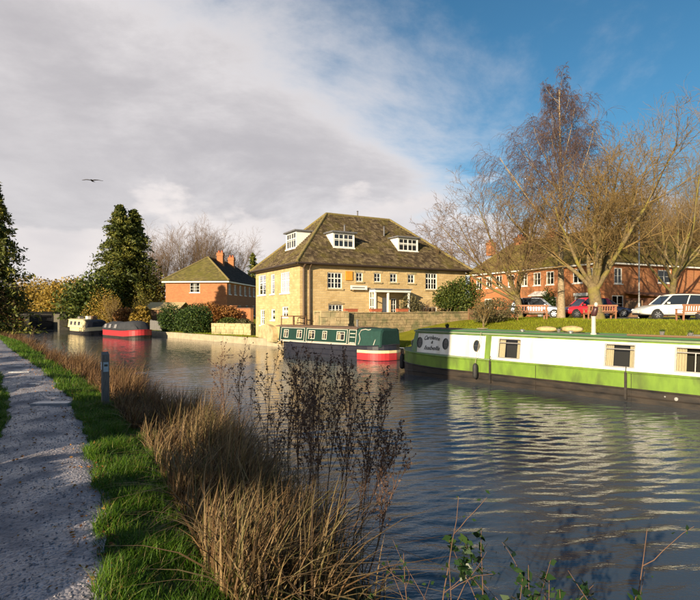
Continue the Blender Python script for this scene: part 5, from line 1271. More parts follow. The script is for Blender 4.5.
def bird():
    D = 46; x = (92 - 350) * D / FPX; z = EYE + (HZ - 180.5) * D / FPX
    b = empty('bird', (x, D, z), R(8), 'dark bird of prey gliding with spread wings high in the sky', 'bird')
    mb = MB(); rings = []
    for t, r in ((-.34, .015), (-.25, .05), (-.1, .085), (.08, .08), (.2, .055), (.27, .05), (.32, .03), (.36, .008)):
        rings.append([(r * math.cos(a) * .9, -t, r * math.sin(a)) for a in [2 * math.pi * k / 10 for k in range(10)]])
    mb.loft(rings)
    for s in (-1, 1):
        P = [(.05, -.14, .12, .02), (.30, -.17, .10, .05), (.52, -.10, .10, .06), (.72, -.02, .12, .04), (.84, .06, .12, .03)]
        top, bot = [], []
        rr = []
        for px, ya, yb, z_ in P: rr.append([(s * px, ya, z_ + .012), (s * px, yb, z_ + .008), (s * px, yb, z_ - .004), (s * px, ya, z_ - .012)])
        mb.loft(rr)
        for k in range(4): mb.bar((s * .80, .06 + k * .018, .03), (s * (.90 + .02 * (k == 1)), .08 + k * .045, .045), .02, .006)
    mb.loft([[(-.04, .22, .01), (.04, .22, .01), (.04, .22, -.01), (-.04, .22, -.01)], [(-.11, .52, .006), (.11, .52, .006), (.11, .52, -.004), (-.11, .52, -.004)]])
    mb.build('body', mat('dark plumage', (.03, .022, .018), .8, (.05, .035, .025), 12), b)
bird()

# ------------------------------------------------------------------ vegetation
def norm(a): return a / np.maximum(np.linalg.norm(a, axis=-1, keepdims=True), 1e-9)
def tubes_np(paths, rads, n):
    """paths (N,K,3), rads (N,K) -> quads"""
    N_, K, _ = paths.shape
    d = np.empty_like(paths); d[:, 1:-1] = paths[:, 2:] - paths[:, :-2]; d[:, 0] = paths[:, 1] - paths[:, 0]; d[:, -1] = paths[:, -1] - paths[:, -2]
    d = norm(d); ref = np.where(np.abs(d[..., 2:3]) > .9, np.array((1.0, 0, 0)), np.array((0, 0, 1.0)))
    x = norm(np.cross(d, ref)); y = np.cross(x, d); a = 2 * np.pi * np.arange(n) / n
    v = paths[:, :, None] + (x[:, :, None] * np.cos(a)[None, None, :, None] + y[:, :, None] * np.sin(a)[None, None, :, None]) * rads[:, :, None, None]
    k, j = np.meshgrid(np.arange(K - 1), np.arange(n), indexing='ij'); j2 = (j + 1) % n
    f = np.stack([k * n + j, k * n + j2, (k + 1) * n + j2, (k + 1) * n + j], -1).reshape(-1, 4)
    q = (f[None] + (K * n) * np.arange(N_)[:, None, None]).reshape(-1, 4)
    return v.reshape(-1, 3), q
def grow(start, dirs, lens, r0, r1, K, wiggle, trop, rng):
    N_ = len(start); P = np.empty((N_, K + 1, 3)); P[:, 0] = start; d = norm(dirs)
    for k in range(1, K + 1):
        d = norm(d + rng.normal(0, wiggle, (N_, 3)) + np.array((0, 0, trop)))
        P[:, k] = P[:, k - 1] + d * (lens / K)[:, None]
    t = np.linspace(0, 1, K + 1); rad = r0[:, None] * (1 - t) + r1[:, None] * t
    return P, rad
def spawn(P, rad, M_, t0, t1, ang, angj, lenf, lens, rng, rfac, up=0.0, taper=.5):
    N_, K1, _ = P.shape; t = t0 + (t1 - t0) * ((np.arange(M_)[None] + rng.random((N_, M_))) / M_); ki = np.clip(t * (K1 - 1), 0, K1 - 1.001); i = ki.astype(int); f = (ki - i)[..., None]
    ar = np.arange(N_)[:, None]; a, b = P[ar, i], P[ar, i + 1]; s = a * (1 - f) + b * f; d = norm(b - a)
    rr = rad[ar, i] * (1 - f[..., 0]) + rad[ar, i + 1] * f[..., 0]
    rnd = rng.normal(0, 1, d.shape); perp = norm(rnd - (rnd * d).sum(-1, keepdims=True) * d)
    an = np.radians(ang + rng.normal(0, angj, t.shape))[..., None]
    cd = d * np.cos(an) + perp * np.sin(an) + np.array((0, 0, up))
    ln = lens[:, None] * lenf * np.maximum(.12, 1.15 + .3 * max(0, taper - .5) - taper * t) * rng.uniform(.7, 1.25, t.shape)
    return s.reshape(-1, 3), cd.reshape(-1, 3), ln.ravel(), (rr * rfac).ravel()
def bare_tree(name, loc, seed, trunk_h, trunk_r, levels, label, bark, twig, lean=(0, 0), group=None, trunk_top=.6, trunk_wiggle=.05, cat='tree', flare=1.35, trunk_trop=.1, taper=.5):
    """levels: list of (children, t0, t1, angle, length factor, segments, wiggle, tropism, sides, upward push)"""
    rng = np.random.default_rng(seed); root = empty(name, loc, 0, label, cat, group)
    P, rad = grow(np.array([(0, 0, -.15)]), np.array([(lean[0], lean[1], 1.0)]), np.array([trunk_h + .15]), np.array([trunk_r]), np.array([trunk_r * trunk_top]), 10, trunk_wiggle, trunk_trop, rng)
    rad[0, 0] *= flare; rad[0, 1] *= 1 + (flare - 1) * .35
    lens = np.array([trunk_h]); tr, cr = [tubes_np(P, rad, 12)], []
    for li, (m, t0, t1, an, lf, K, wg, tp, n, up) in enumerate(levels):
        s, d, ln, r = spawn(P, rad, m, t0, t1, an, 10, lf, lens, rng, .44 if li == 0 else .42, up, taper if li == 0 else .5)
        rmin = .0055; r = np.maximum(r, rmin * 1.6); last = li == len(levels) - 1
        P, rad = grow(s, d, ln, r, np.maximum(r * (.25 if last else (.24 if li == 0 else .36)), rmin * (.7 if last else 1)), K, wg, tp, rng); lens = ln
        (tr if li == 0 else cr).append(tubes_np(P, rad, n))
    for nm, parts, mt in (('trunk', tr, bark), ('crown', cr, twig)):
        if not parts: continue
        vs_, qs, b = [], [], 0
        for v, q in parts: vs_.append(v); qs.append(q + b); b += len(v)
        link(nm, np_quads(np.concatenate(vs_), np.concatenate(qs), name=nm), M[mt], root, smooth=True)
    return root, P
def at(px, D):
    x, y = on_ray(px, D); return (x, y, gz(x, y))
def leaves_np(P, size, rng, rnd=None, flat=0.0, aspect=.55):
    N_ = len(P); a = norm(rng.normal(0, 1, (N_, 3)) * np.array((1, 1, 1 - flat))); b = norm(np.cross(a, rng.normal(0, 1, (N_, 3)))); s = (size * rng.uniform(.6, 1.35, N_))[:, None]
    c = np.cross(a, b) * .18
    v = np.stack([P - a * s, P + b * s * aspect + c * s, P + a * s, P - b * s * aspect + c * s], 1); q = np.arange(4 * N_).reshape(-1, 4)
    r = rng.random(N_) if rnd is None else rnd
    return v.reshape(-1, 3), q, np.repeat(r, 4)
def blob_points(n, c, rad, rng, shell=.55, lumps=9, lump=.28, flatbase=True):
    """points through an uneven crown: a lumpy ellipsoid, denser to the outside"""
    d = norm(rng.normal(0, 1, (n, 3))); ld = norm(rng.normal(0, 1, (lumps, 3))); ls = rng.uniform(.5, 1.2, lumps)
    k = 1 - lump * .5 + lump * (np.exp(-((1 - d @ ld.T) / .16)) * ls).sum(1)
    r = (shell + (1 - shell) * rng.random(n)) * k
    p = d * r[:, None] * np.array(rad) + np.array(c)
    if flatbase: p[:, 2] = np.maximum(p[:, 2], .03 + .1 * rng.random(n))
    return p, np.clip(r / 1.2, 0, 1)
def shrub(name, loc, rad, n, leaf, matn, label, seed=1, stems=7, group=None, cat='shrub', lumps=10, lump=.30, stem_mat='bark', shell=.5, core=True, zc=None):
    rng = np.random.default_rng(seed); root = empty(name, loc, 0, label, cat, group)
    P, r = blob_points(n, (0, 0, zc if zc is not None else rad[2] * .82), rad, rng, shell, lumps, lump)
    v, q, rn = leaves_np(P, leaf, rng); o = link('foliage', np_quads(v, q, rn, 'foliage'), M[matn], root); o['kind'] = 'stuff'
    mb = MB(); rr = random.Random(seed)
    for i in range(stems):
        a = rr.uniform(0, 6.28); e = rr.uniform(.2, .75); h = rad[2] * rr.uniform(.8, 1.5)
        mb.tube([(.1 * math.cos(a), .1 * math.sin(a), -.1), (rad[0] * e * .4 * math.cos(a), rad[1] * e * .4 * math.sin(a), h * .5), (rad[0] * e * math.cos(a), rad[1] * e * math.sin(a), h)], [.045, .03, .012], 6)
    mb.build('stems', M[stem_mat], root)
    return root
def conifer(name, loc, H, Rb, seed, label, matn='conifer', n_br=170, tip=.05, power=.8, base=.04, per=26, leaf=.22, droop=-.12, cat='tree', group=None):
    rng = np.random.default_rng(seed); root = empty(name, loc, 0, label, cat, group)
    P, rad = grow(np.array([(0, 0, -.2)]), np.array([(0, 0, 1.0)]), np.array([H + .2]), np.array([H * .022]), np.array([.02]), 10, .012, .1, rng); v, q = tubes_np(P, rad, 8)
    link('trunk', np_quads(v, q, name='trunk'), M['bark'], root, smooth=True)
    t = base + (1 - base) * (np.arange(n_br) + rng.random(n_br)) / n_br; az = np.arange(n_br) * 2.39996 + rng.normal(0, .3, n_br); R_ = Rb * ((1 - t) ** power + tip) * rng.uniform(.42, 1.22, n_br)
    s = np.stack([0 * t, 0 * t, t * H], 1); d = np.stack([np.cos(az), np.sin(az), .30 - .45 * (1 - t)], 1)
    Pb, rb = grow(s, d, R_, np.full(n_br, .03), np.full(n_br, .006), 5, .06, droop, rng); v, q = tubes_np(Pb, rb, 4); link('branches', np_quads(v, q, name='branches'), M['darktwig'], root)
    k = (rng.random((n_br, per)) ** .75) * 4.999; i = k.astype(int); f = (k - i)[..., None]; ar = np.arange(n_br)[:, None]
    c = Pb[ar, i] * (1 - f) + Pb[ar, i + 1] * f; c = c + rng.normal(0, 1, c.shape) * np.array((.16, .16, .12)) * (.5 + R_[:, None, None] * .28); c = c.reshape(-1, 3); c[:, 2] = np.maximum(c[:, 2], .1)
    v, q, r = leaves_np(c, leaf, rng, flat=.3, aspect=.38, rnd=np.clip(.15 + .5 * np.repeat(rng.random(n_br), per) + .35 * rng.random(n_br * per), 0, 1)); o = link('crown', np_quads(v, q, r, 'crown'), M[matn], root); o['kind'] = 'stuff'
    return root

# --- trees on the right lawn
bare_tree('maple_tree', at(597.5, 31.3), 14, 2.3, .40, [(11, .68, 1.0, 44, 4.6, 10, .10, .06, 8, .25), (10, .2, 1.0, 38, .48, 7, .12, .04, 5, .05), (7, .15, 1.0, 42, .52, 5, .15, .03, 4, .0), (4, .1, 1.0, 42, .62, 4, .15, .03, 3, .0), (2, .25, 1.0, 36, .8, 3, .14, .02, 3, 0)],
          'thick trunked bare tree with wide golden branches behind the middle bench', 'bark', 'twig', trunk_top=.82)
bare_tree('birch_tree', at(561, 36.5), 23, 16.6, .24, [(32, .28, .985, 52, .40, 8, .07, .075, 5, .1), (10, .15, 1.0, 38, .44, 5, .11, .02, 4, 0), (9, .1, 1.0, 45, .66, 6, .09, -.24, 3, -.05), (3, .15, 1.0, 30, .8, 4, .08, -.3, 3, -.15)],
          'tall slender birch with drooping purple twigs, highest tree on the lawn', 'birchbark', 'birchtwig', trunk_top=.10, lean=(.004, 0), trunk_wiggle=.008, taper=1.12)
bare_tree('lime_tree', at(519.5, 36.5), 31, 2.0, .26, [(10, .60, 1.0, 48, 4.5, 9, .07, .045, 7, .12), (10, .18, 1.0, 36, .46, 7, .10, .03, 5, .05), (7, .15, 1.0, 40, .52, 5, .13, .02, 4, .0), (4, .1, 1.0, 40, .62, 4, .13, .01, 3, 0), (2, .25, 1.0, 34, .8, 3, .12, .0, 3, 0)],
          'bare spreading tree with pale limbs in front of the silver car', 'bark', 'twigbrown', trunk_top=.85, lean=(.03, 0))
bare_tree('ash_tree', at(672, 44), 41, 4.3, .28, [(10, .45, 1.0, 46, 3.4, 9, .08, .06, 7, .2), (10, .18, 1.0, 36, .48, 7, .11, .05, 5, .05), (7, .15, 1.0, 38, .55, 5, .13, .05, 4, .05), (4, .1, 1.0, 38, .65, 4, .14, .03, 3, 0)],
          'bare tree with upright crown behind the white car', 'bark', 'twig', trunk_top=.8)
bare_tree('ash_tree', at(636, 52), 43, 3.0, .30, [(10, .45, 1.0, 42, 3.8, 9, .08, .07, 7, .25), (10, .18, 1.0, 35, .48, 7, .11, .05, 5, .05), (7, .15, 1.0, 38, .55, 5, .13, .05, 4, .05), (4, .1, 1.0, 38, .65, 4, .14, .03, 3, 0)],
          'upright bare tree behind the lamp post and the terrace corner', 'bark', 'twigbrown', trunk_top=.8)
# golden trees climbing the slope behind the terrace
for i, (px, D, h, lab) in enumerate(((700, 66, 8.4, 'golden bare tree at the right edge behind the terrace'), (668, 74, 8.4, 'golden bare tree behind the terrace right of the lamp post'), (640, 80, 7.6, 'golden bare tree behind the terrace roof beside the lamp post'), (612, 78, 6.6, 'golden bare tree behind the terrace, over the thick tree'), (735, 60, 8.4, 'golden bare tree just outside the right edge'))):
    bare_tree('woodland_tree', at(px, D), 60 + i, h, .30, [(14, .30, 1.0, 46, 1.15, 6, .10, .06, 6, .15), (10, .12, 1.0, 40, .55, 5, .14, .04, 4, .05), (9, .1, 1.0, 40, .6, 4, .16, .03, 3, 0), (7, .1, 1.0, 40, .6, 3, .18, .02, 3, 0)],
              lab, 'bark', 'twig', group='golden trees behind the terrace', trunk_top=.75)
for i, (px, D, rad, m, lab) in enumerate(((690, 58, (5.0, 3.5, 4.2), 'olive', 'big olive bush behind the carport at the right edge'), (655, 86, (6, 4, 6.5), 'olive', 'tall olive evergreen behind the terrace right of the lamp post'), (590, 88, (6, 4, 5.2), 'olive', 'olive evergreen behind the terrace roof'), (540, 92, (6.5, 4, 5.6), 'olive', 'olive evergreen mass behind the left terrace chimneys'))):
    shrub('evergreen_bush', at(px, D), rad, 5200, .26, m, lab, 80 + i, group='evergreens behind the terrace', lump=.4, cat='bush')
conifer('conifer_tree', at(526, 72), 13.8, 2.2, 90, 'small dark conifer behind the terrace roof beside the left bare tree', 'olive', 90, per=30, leaf=.2)
# ivy and shrubs by the terrace and the stone house
def ivy_patch(name, px, y, wdt, hgt, D, label, matn='ivy', n=3000, seed=3, depth=.35, leaf=.09):
    x = (px - 350) * D / FPX; g = gz(x, D); return shrub(name, (x, D, g), (wdt / 2, depth, hgt / 2), n, leaf, matn, label, seed, stems=4, cat='climber', zc=hgt / 2, lump=.35)
ivy_patch('ivy', 555.5, 300, 2.9, 2.6, 52.8, 'dark green ivy clump on the terrace wall right of the porch', 'hedge', 3600, 3, .8)
shrub('evergreen_shrub', at(461, 34.6), (1.35, .9, 1.35), 5200, .075, 'ivy', 'large olive green shrub at the right corner of the stone house', 5, zc=1.5, lump=.4)
shrub('evergreen_shrub', at(447, 34.2), (.8, .6, .75), 2200, .07, 'ivy', 'smaller olive shrub left of the large one by the stone house corner', 15, zc=1.35, lump=.4)
shrub('grey_shrub', at(491, 31.0), (1.25, .9, .82), 4200, .055, 'greyshrub', 'rounded grey olive shrub left of the leftmost bench', 6, lump=.35)
bare_tree('bare_shrub', at(483.5, 29.6), 71, .5, .07, [(7, .3, 1.0, 40, 2.6, 6, .14, .10, 5, .3), (6, .2, 1.0, 40, .55, 5, .16, .05, 4, 0), (5, .15, 1.0, 40, .55, 3, .16, .02, 3, 0)], 'twisted bare shrub standing before the grey olive shrub', 'bark', 'twig', cat='shrub')
bare_tree('wall_climber', (*[HC[i] + HF[i] * 9.1 - HL[i] * .9 for i in (0, 1)], 1.32), 72, .9, .06, [(8, .4, 1.0, 50, 1.5, 6, .16, .02, 5, .2), (6, .2, 1.0, 45, .55, 5, .16, .0, 4, 0), (6, .15, 1.0, 40, .6, 3, .16, -.08, 3, 0)], 'small twiggy shrub right of the white porch', 'darktwig', 'twigbrown', cat='shrub')
cx, cy = [HC[i] + HF[i] * 7.6 - HL[i] * .7 for i in (0, 1)]
shrub('wall_climber', (cx, cy, 1.32), (.75, .35, .85), 1500, .06, 'greyshrub', 'pale leafy climber hanging over the right side of the porch', 73, zc=1.35, cat='climber')
# low fence right of the garden wall
def fence(p0, p1, h, label, name='picket_fence', mt='wood', z=None):
    p0, p1 = V((*p0, 0)), V((*p1, 0)); L = (p1 - p0).length; z = gz(*((p0 + p1) / 2).xy) if z is None else z; f = empty(name, (p0.x, p0.y, z), math.atan2((p1 - p0).y, (p1 - p0).x), label, 'fence'); rr = random.Random(int(L * 100))
    n = int(L / .16)
    for i in range(n):
        mb = MB(); x = i * L / n; hh = h + rr.uniform(-.03, .03); mb.box(x + .008, x + L / n - .008, -.012 + rr.uniform(-.004, .004), .012, -.15, hh); mb.build('board', M[mt], f)
    for zz in (.2, h - .2):
        mb = MB(); mb.box(0, L, .018, .07, zz, zz + .08); mb.build('rail', M[mt], f)
    for x in np.arange(0, L + .1, max(1.8, L / 4)):
        mb = MB(); mb.box(x - .05, x + .05, .074, .17, -.2, h + .08); mb.build('post', M[mt], f)
    return f
fence(on_ray(470, 33.6), on_ray(511, 35.2), .62, 'low brown board fence behind the bare shrub and grey shrub')
fence(on_ray(626, 41), on_ray(643, 41), 1.35, 'brown board fence beside the lamp post', 'board_fence')

# --- trees and hedges on the left
conifer('conifer_tree', at(120, 66), 15.4, 6.6, 101, 'tall dark green conifer with twin tops, left peak', n_br=420, per=70, leaf=.19, power=.85)
conifer('conifer_tree', at(133.5, 67.5), 15.0, 6.0, 102, 'tall dark green conifer with twin tops, right peak', n_br=420, per=70, leaf=.19, power=.85)
shrub('evergreen_bush', at(96, 62), (3.6, 3, 3.4), 6000, .20, 'ivy', 'olive green bush at the left foot of the twin conifers', 103, cat='bush', lump=.4)
shrub('evergreen_bush', at(147, 68), (3.0, 2.2, 3.6), 4500, .18, 'olive', 'yellow green bush at the right foot of the twin conifers', 104, cat='bush', lump=.4)
bare_tree('willow_shrub', at(112, 56), 105, .6, .09, [(14, .3, 1.0, 30, 4.4, 6, .08, .09, 5, .5), (8, .2, 1.0, 26, .42, 5, .10, .06, 4, .1), (6, .1, 1.0, 28, .5, 4, .1, .03, 3, 0)], 'golden bare willow shrub in front of the twin conifers', 'bark', 'twig', cat='shrub')
bare_tree('willow_shrub', at(142, 53), 106, .6, .09, [(12, .3, 1.0, 28, 3.8, 6, .08, .09, 5, .5), (8, .2, 1.0, 26, .42, 5, .10, .06, 4, .1), (6, .1, 1.0, 28, .5, 4, .1, .03, 3, 0)], 'golden bare willow shrub right of the conifers behind the red boat', 'bark', 'twig', cat='shrub')
shrub('golden_shrub', at(108, 57.5), (1.9, 1.4, 2.1), 5200, .085, 'golden', 'tall golden bush in front of the left conifer', 147, cat='bush', shell=.3, lump=.5)
shrub('golden_shrub', at(144, 56), (1.4, 1.2, 1.9), 4000, .085, 'olive', 'tall yellow green bush in front of the right conifer', 148, cat='bush', shell=.3, lump=.5)
shrub('russet_bush', at(128, 52.5), (1.5, 1.1, 1.25), 3600, .11, 'russet', 'russet bush on the bank behind the two moored boats', 107, cat='bush')
shrub('golden_grass_clump', at(141, 50.5), (1.1, .9, 1.25), 3200, .13, 'golden', 'golden tan grass clump right of the russet bush behind the red boat', 108, cat='bush')
for i, (px, D, rad, m, lab) in enumerate(((22, 88, (6, 3, 3.6), 'golden', 'golden hedge trees behind the lock, far left'), (45, 94, (6.5, 3, 4.2), 'golden', 'golden hedge trees straight behind the lock gates'), (68, 84, (5, 3, 3.9), 'golden', 'golden hedge trees right of the lock gates'), (84, 74, (4, 3, 3.3), 'olive', 'olive bush between the golden hedge and the conifers'), (60, 72, (2.6, 1.2, 1.0), 'olive', 'low olive hedge right of the lock wall'), (58, 150, (10, 3, 4.2), 'golden', 'distant golden treeline beyond the lock'))):
    shrub('hedge_tree', at(px, D), rad, 6500, .20, m, lab, 110 + i, cat='hedge', lump=.35)
bare_tree('bare_tree', at(57, 100), 121, 3.0, .14, [(10, .4, 1, 38, 1.2, 5, .1, .08, 5, .3), (7, .2, 1, 38, .55, 4, .14, .05, 4, 0), (6, .2, 1, 38, .55, 3, .15, .03, 3, 0)], 'small bare tree rising over the golden hedge behind the lock', 'bark', 'twigbrown')
bare_tree('bare_tree', at(92, 72), 122, 3.2, .16, [(11, .4, 1, 38, 1.4, 5, .1, .08, 5, .3), (7, .2, 1, 38, .55, 4, .14, .05, 4, 0), (6, .2, 1, 38, .55, 3, .15, .03, 3, 0)], 'bare grey tree left of the twin conifers', 'bark', 'twigbrown')
for i, (px, D, h, lab) in enumerate(((160, 86, 5.0, 'bare twiggy tree right of the conifers behind the brick house'), (182, 90, 5.7, 'bare twiggy tree behind the left slope of the brick house roof'), (208, 92, 6.0, 'bare twiggy tree straight behind the brick house ridge'), (232, 94, 5.6, 'bare twiggy tree behind the brick house chimneys'))):
    bare_tree('bare_tree', at(px, D), 130 + i, h, .24, [(12, .3, 1.0, 36, 1.85, 6, .09, .09, 6, .3), (9, .15, 1.0, 36, .52, 5, .12, .06, 4, .05), (8, .1, 1.0, 38, .58, 4, .14, .04, 3, 0), (6, .1, 1.0, 38, .6, 3, .15, .03, 3, 0)],
              lab, 'bark', 'twigbrown', group='bare trees behind the brick house', trunk_top=.75)
conifer('conifer_tree', at(253, 84), 10.5, 2.6, 140, 'dark conifer between the brick house chimney and the stone house', n_br=100, per=30)
shrub('round_hedge', at(171, 45.6), (1.25, 1.0, 1.25), 5200, .075, 'hedge', 'dark green rounded hedge left of the pair on the far bank', 141, cat='hedge', lump=.2)
shrub('round_hedge', at(195.5, 43.0), (1.6, 1.2, 1.32), 8000, .075, 'hedge', 'larger green rounded hedge of the pair before the brick house', 142, cat='hedge', lump=.2)
shrub('russet_bush', at(209, 47), (1.6, .9, 1.15), 3200, .10, 'russet', 'russet shrub behind the round hedges below the brick house', 143, cat='bush', zc=1.4)
shrub('russet_bush', at(228, 47), (1.2, .8, 1.1), 2300, .10, 'russet', 'reddish brown shrub beside the brick garden wall', 144, cat='bush', zc=1.3)
bare_tree('bare_shrub', at(198, 52), 145, .7, .07, [(9, .3, 1, 40, 3.2, 5, .12, .08, 5, .4), (7, .2, 1, 38, .5, 4, .14, .05, 4, 0), (6, .2, 1, 38, .55, 3, .15, .03, 3, 0)], 'bare shrub against the orange wall of the brick house', 'bark', 'twigbrown', cat='shrub')
shrub('golden_shrub', at(228, 43), (1.2, .7, .75), 3000, .075, 'ivy', 'low yellow green shrub behind the low stone wall', 146)
shrub('golden_shrub', at(245, 43), (1.0, .7, .7), 2200, .075, 'greyshrub', 'low grey shrub beside the stone house behind the low wall', 147)
def shed():
    x, y = on_ray(146, 53); s = empty('garden_shed', (x, y, gz(x, y)), R(-8), 'small tan garden shed with pale roof left of the brick house', 'shed'); w, d, h = 3.6, 2.6, 2.0
    for i in range(13):
        mb = MB(); z = -.1 + i * .162; mb.box(0, w, -.02, .0, z, z + .155); mb.build('board', M['wood'], s)
    mb = MB(); mb.box(.01, w - .01, .002, d, -.1, h); mb.build('wall', M['wood'], s)
    mb = MB(); mb.loft([[(-.2, -.25, h - .02), (w + .2, -.25, h - .02), (w + .2, d / 2, h + .7), (-.2, d / 2, h + .7)], [(-.2, -.25, h + .05), (w + .2, -.25, h + .05), (w + .2, d / 2, h + .77), (-.2, d / 2, h + .77)]]); mb.loft([[(-.2, d / 2, h + .7), (w + .2, d / 2, h + .7), (w + .2, d + .2, h - .02), (-.2, d + .2, h - .02)], [(-.2, d / 2, h + .77), (w + .2, d / 2, h + .77), (w + .2, d + .2, h + .05), (-.2, d + .2, h + .05)]]); mb.build('roof', M['sack'], s)
    mb = MB(); mb.box(1.3, 2.1, -.045, -.022, 0, 1.85); dr = mb.build('door', M['benchwood'], s); mb = MB(); mb.box(1.98, 2.04, -.07, -.046, .9, 1.0); mb.build('handle', M['metal'], dr)
shed()
fence(on_ray(150, 49), on_ray(162, 47), .95, 'weathered board fence left of the dark round hedge', 'board_fence', 'greywood')
# near side, far left: dark conifer, bare thorn, lock-side hedge
conifer('conifer_tree', at(-6, 41), 12.2, 3.6, 151, 'big dark conifer at the left edge beside the towpath', n_br=300, per=60, leaf=.17, base=.02)
bare_tree('thorn_tree', at(0, 41), 152, 1.3, .13, [(12, .35, 1, 44, 2.5, 6, .12, .06, 5, .2), (8, .2, 1, 40, .5, 5, .15, .03, 4, 0), (7, .1, 1, 40, .55, 4, .16, .0, 3, 0), (4, .1, 1, 40, .55, 3, .16, 0, 3, 0)], 'bare brown thorn tree in front of the left edge conifer', 'bark', 'twigbrown')
shrub('clipped_hedge', at(15, 60), (1.9, 1.2, .8), 5200, .085, 'hedge', 'dark clipped hedge left of the lock gates', 153, cat='hedge', lump=.12)
shrub('clipped_hedge', at(3, 52), (2.4, 1.5, 1.1), 4200, .085, 'russet', 'russet hedge under the left edge conifer', 154, cat='hedge', lump=.2)

# --- unseen hedges, tower and oak added beside the towpath to throw the near shade
def off_hedge(u0, u1, h, label, seed, dn=2.6, th=1.2, leaf=.11, n=7000, wave=.5):  # added out of view; height set by how far its shade reaches
    rng = np.random.default_rng(seed); um = (u0 + u1) / 2; x, y = W(um, float(pr(um)) - PW - dn); r = empty('added_shade_hedge', (x, y, gz(x, y)), 0, label, 'hedge')
    u = rng.uniform(u0, u1, n); n_ = pr(u) - PW - dn + rng.uniform(-th, th, n) * .5; hh = h + wave * np.sin(u * 1.9 + seed) * .5 + wave * .3 * np.sin(u * 4.7); z = hh * rng.random(n) ** .7
    P = np.stack([u * DU[0] + n_ * DN[0] - x, u * DU[1] + n_ * DN[1] - y, z], 1); v, q, rn = leaves_np(P, leaf, rng, aspect=.8); o = link('foliage', np_quads(v, q, rn, 'foliage'), M['hedge'], r); o['kind'] = 'stuff'
    mb = MB()
    for k in np.arange(u0 + .3, u1, .8):
        p = W(k, float(pr(k)) - PW - dn); mb.tube([(p[0] - x, p[1] - y, -.1), (p[0] - x + .05, p[1] - y, h * .5), (p[0] - x, p[1] - y + .08, h * .85)], [.05, .035, .015], 6)
    mb.build('stems', M['bark'], r)
off_hedge(-9, 6.05, .98, 'leafy hedge left of the towpath, out of view behind the camera', 201, n=14000, leaf=.12, wave=.2)
off_hedge(9.0, 24, .8, 'low leafy hedge left of the towpath, out of view', 202, dn=2.2, n=6000)
def added_shade_tower():  # added out of view so its shadow falls on the boat's stern
    u = 7.35; x, y = W(u, float(pr(u)) - PW - 4.2); h = empty('added_shade_tower', (x, y, gz(x, y) - .1), math.atan2(DN[1], DN[0]), 'narrow tall brick pump house left of the towpath, out of view', 'building'); H = 6.6
    mb = MB(); mb.box(-1.3, 1.3, -1.2, 1.2, 0, H); mb.build('wall', M['brick'], h)
    mb = MB(); mb.loft([[(-1.5, -1.4, H), (1.5, -1.4, H), (1.5, 1.4, H), (-1.5, 1.4, H)], [(-.1, -.1, H + .8), (.1, -.1, H + .8), (.1, .1, H + .8), (-.1, .1, H + .8)]]); mb.build('roof', M['underlay'], h)
    mb = MB(); mb.box(1.303, 1.36, -.45, .45, .1, 2.1); d = mb.build('door', M['wood'], h); mb = MB(); mb.box(1.362, 1.40, .3, .36, 1.05, 1.15); mb.build('handle', M['metal'], d)
added_shade_tower()
def shade_tree():  # added out of view; crown raised to shade only the boat's lower side
    x, y = W(.3, -14); t = shrub('added_shade_oak', (x, y, gz(x, y)), (1.9, 1.7, 1.45), 7000, .12, 'hedge', 'evergreen oak with a clear trunk, out of view behind the camera', 203, cat='tree', zc=6.35, lump=.45, stems=0)
    for c in list(t.children):
        if c.name.startswith('stems'): bpy.data.objects.remove(c)
        else: c.name = 'crown'
    mb = MB(); mb.tube([(0, 0, -.2), (.05, 0, 2.5), (0, .08, 5.2), (.1, 0, 7.2)], [.24, .18, .14, .06], 10)
    for a in range(6): mb.tube([(0, .05, 4.9 + .25 * a), (.8 * math.cos(a * 1.9), .8 * math.sin(a * 1.9), 6.2 + .2 * a)], [.07, .025], 6)
    mb.build('trunk', M['bark'], t)
shade_tree()

# --- grass, reeds and weeds on the near bank
def un_pts(u, n, dz=0.0): return np.stack([u * DU[0] + n * DN[0], u * DU[1] + n * DN[1], ground_z(u, n) + dz], 1)
def verge():
    rng = np.random.default_rng(301); parts = []
    def strip(N_, ulo, uhi, pw_, lo, hi, hmin, hmax, wmin, wmax, segs=3):
        u = ulo + (uhi - ulo) * rng.random(N_) ** pw_; a, b = lo(u), hi(u); n = a + (b - a) * rng.random(N_)
        cl = .5 + .5 * np.sin(u * 5.1 + n * 3) * np.sin(n * 7.3 - u * 2.2)
        H = (hmin + (hmax - hmin) * rng.random(N_) ** 1.5) * (.45 + .95 * cl); sc = 1 + .05 * u
        parts.append(blades_np(un_pts(u, n, -.005), H, rng.uniform(wmin, wmax, N_) * sc, rng.uniform(.2, 1.1, N_), rng, segs, .3, rnd=np.clip(np.where(rng.random(N_) < .06, .97, np.minimum(.8, rng.normal(.38 + .25 * (cl - .5), .2, N_))), 0, 1)))
    strip(64000, 1.0, 12, 1.5, lambda u: pr(u) - .04 + wob(u, 4), lambda u: pr(u) + (nw(u) - pr(u)) * .5, .05, .15, .003, .007)
    strip(26000, 12, 60, 1.6, lambda u: pr(u) - .04 + wob(u, 4), lambda u: pr(u) + (nw(u) - pr(u)) * .6, .06, .18, .004, .008, 2)
    strip(26000, 3.0, 16, 1.2, lambda u: pr(u) - PW - 1.1, lambda u: pr(u) - PW - .02 + wob(u, 1), .05, .16, .004, .008)
    strip(9000, 16, 50, 1.4, lambda u: pr(u) - PW - 1.6, lambda u: pr(u) - PW - .02 + wob(u, 1), .06, .18, .006, .012, 2)
    v, q, r = join_np(parts); tag(link('verge_grass', np_quads(v, q, r, 'verge_grass'), M['grass']), 'lush green grass verge on both sides of the towpath', 'grass', kind='stuff')
verge()
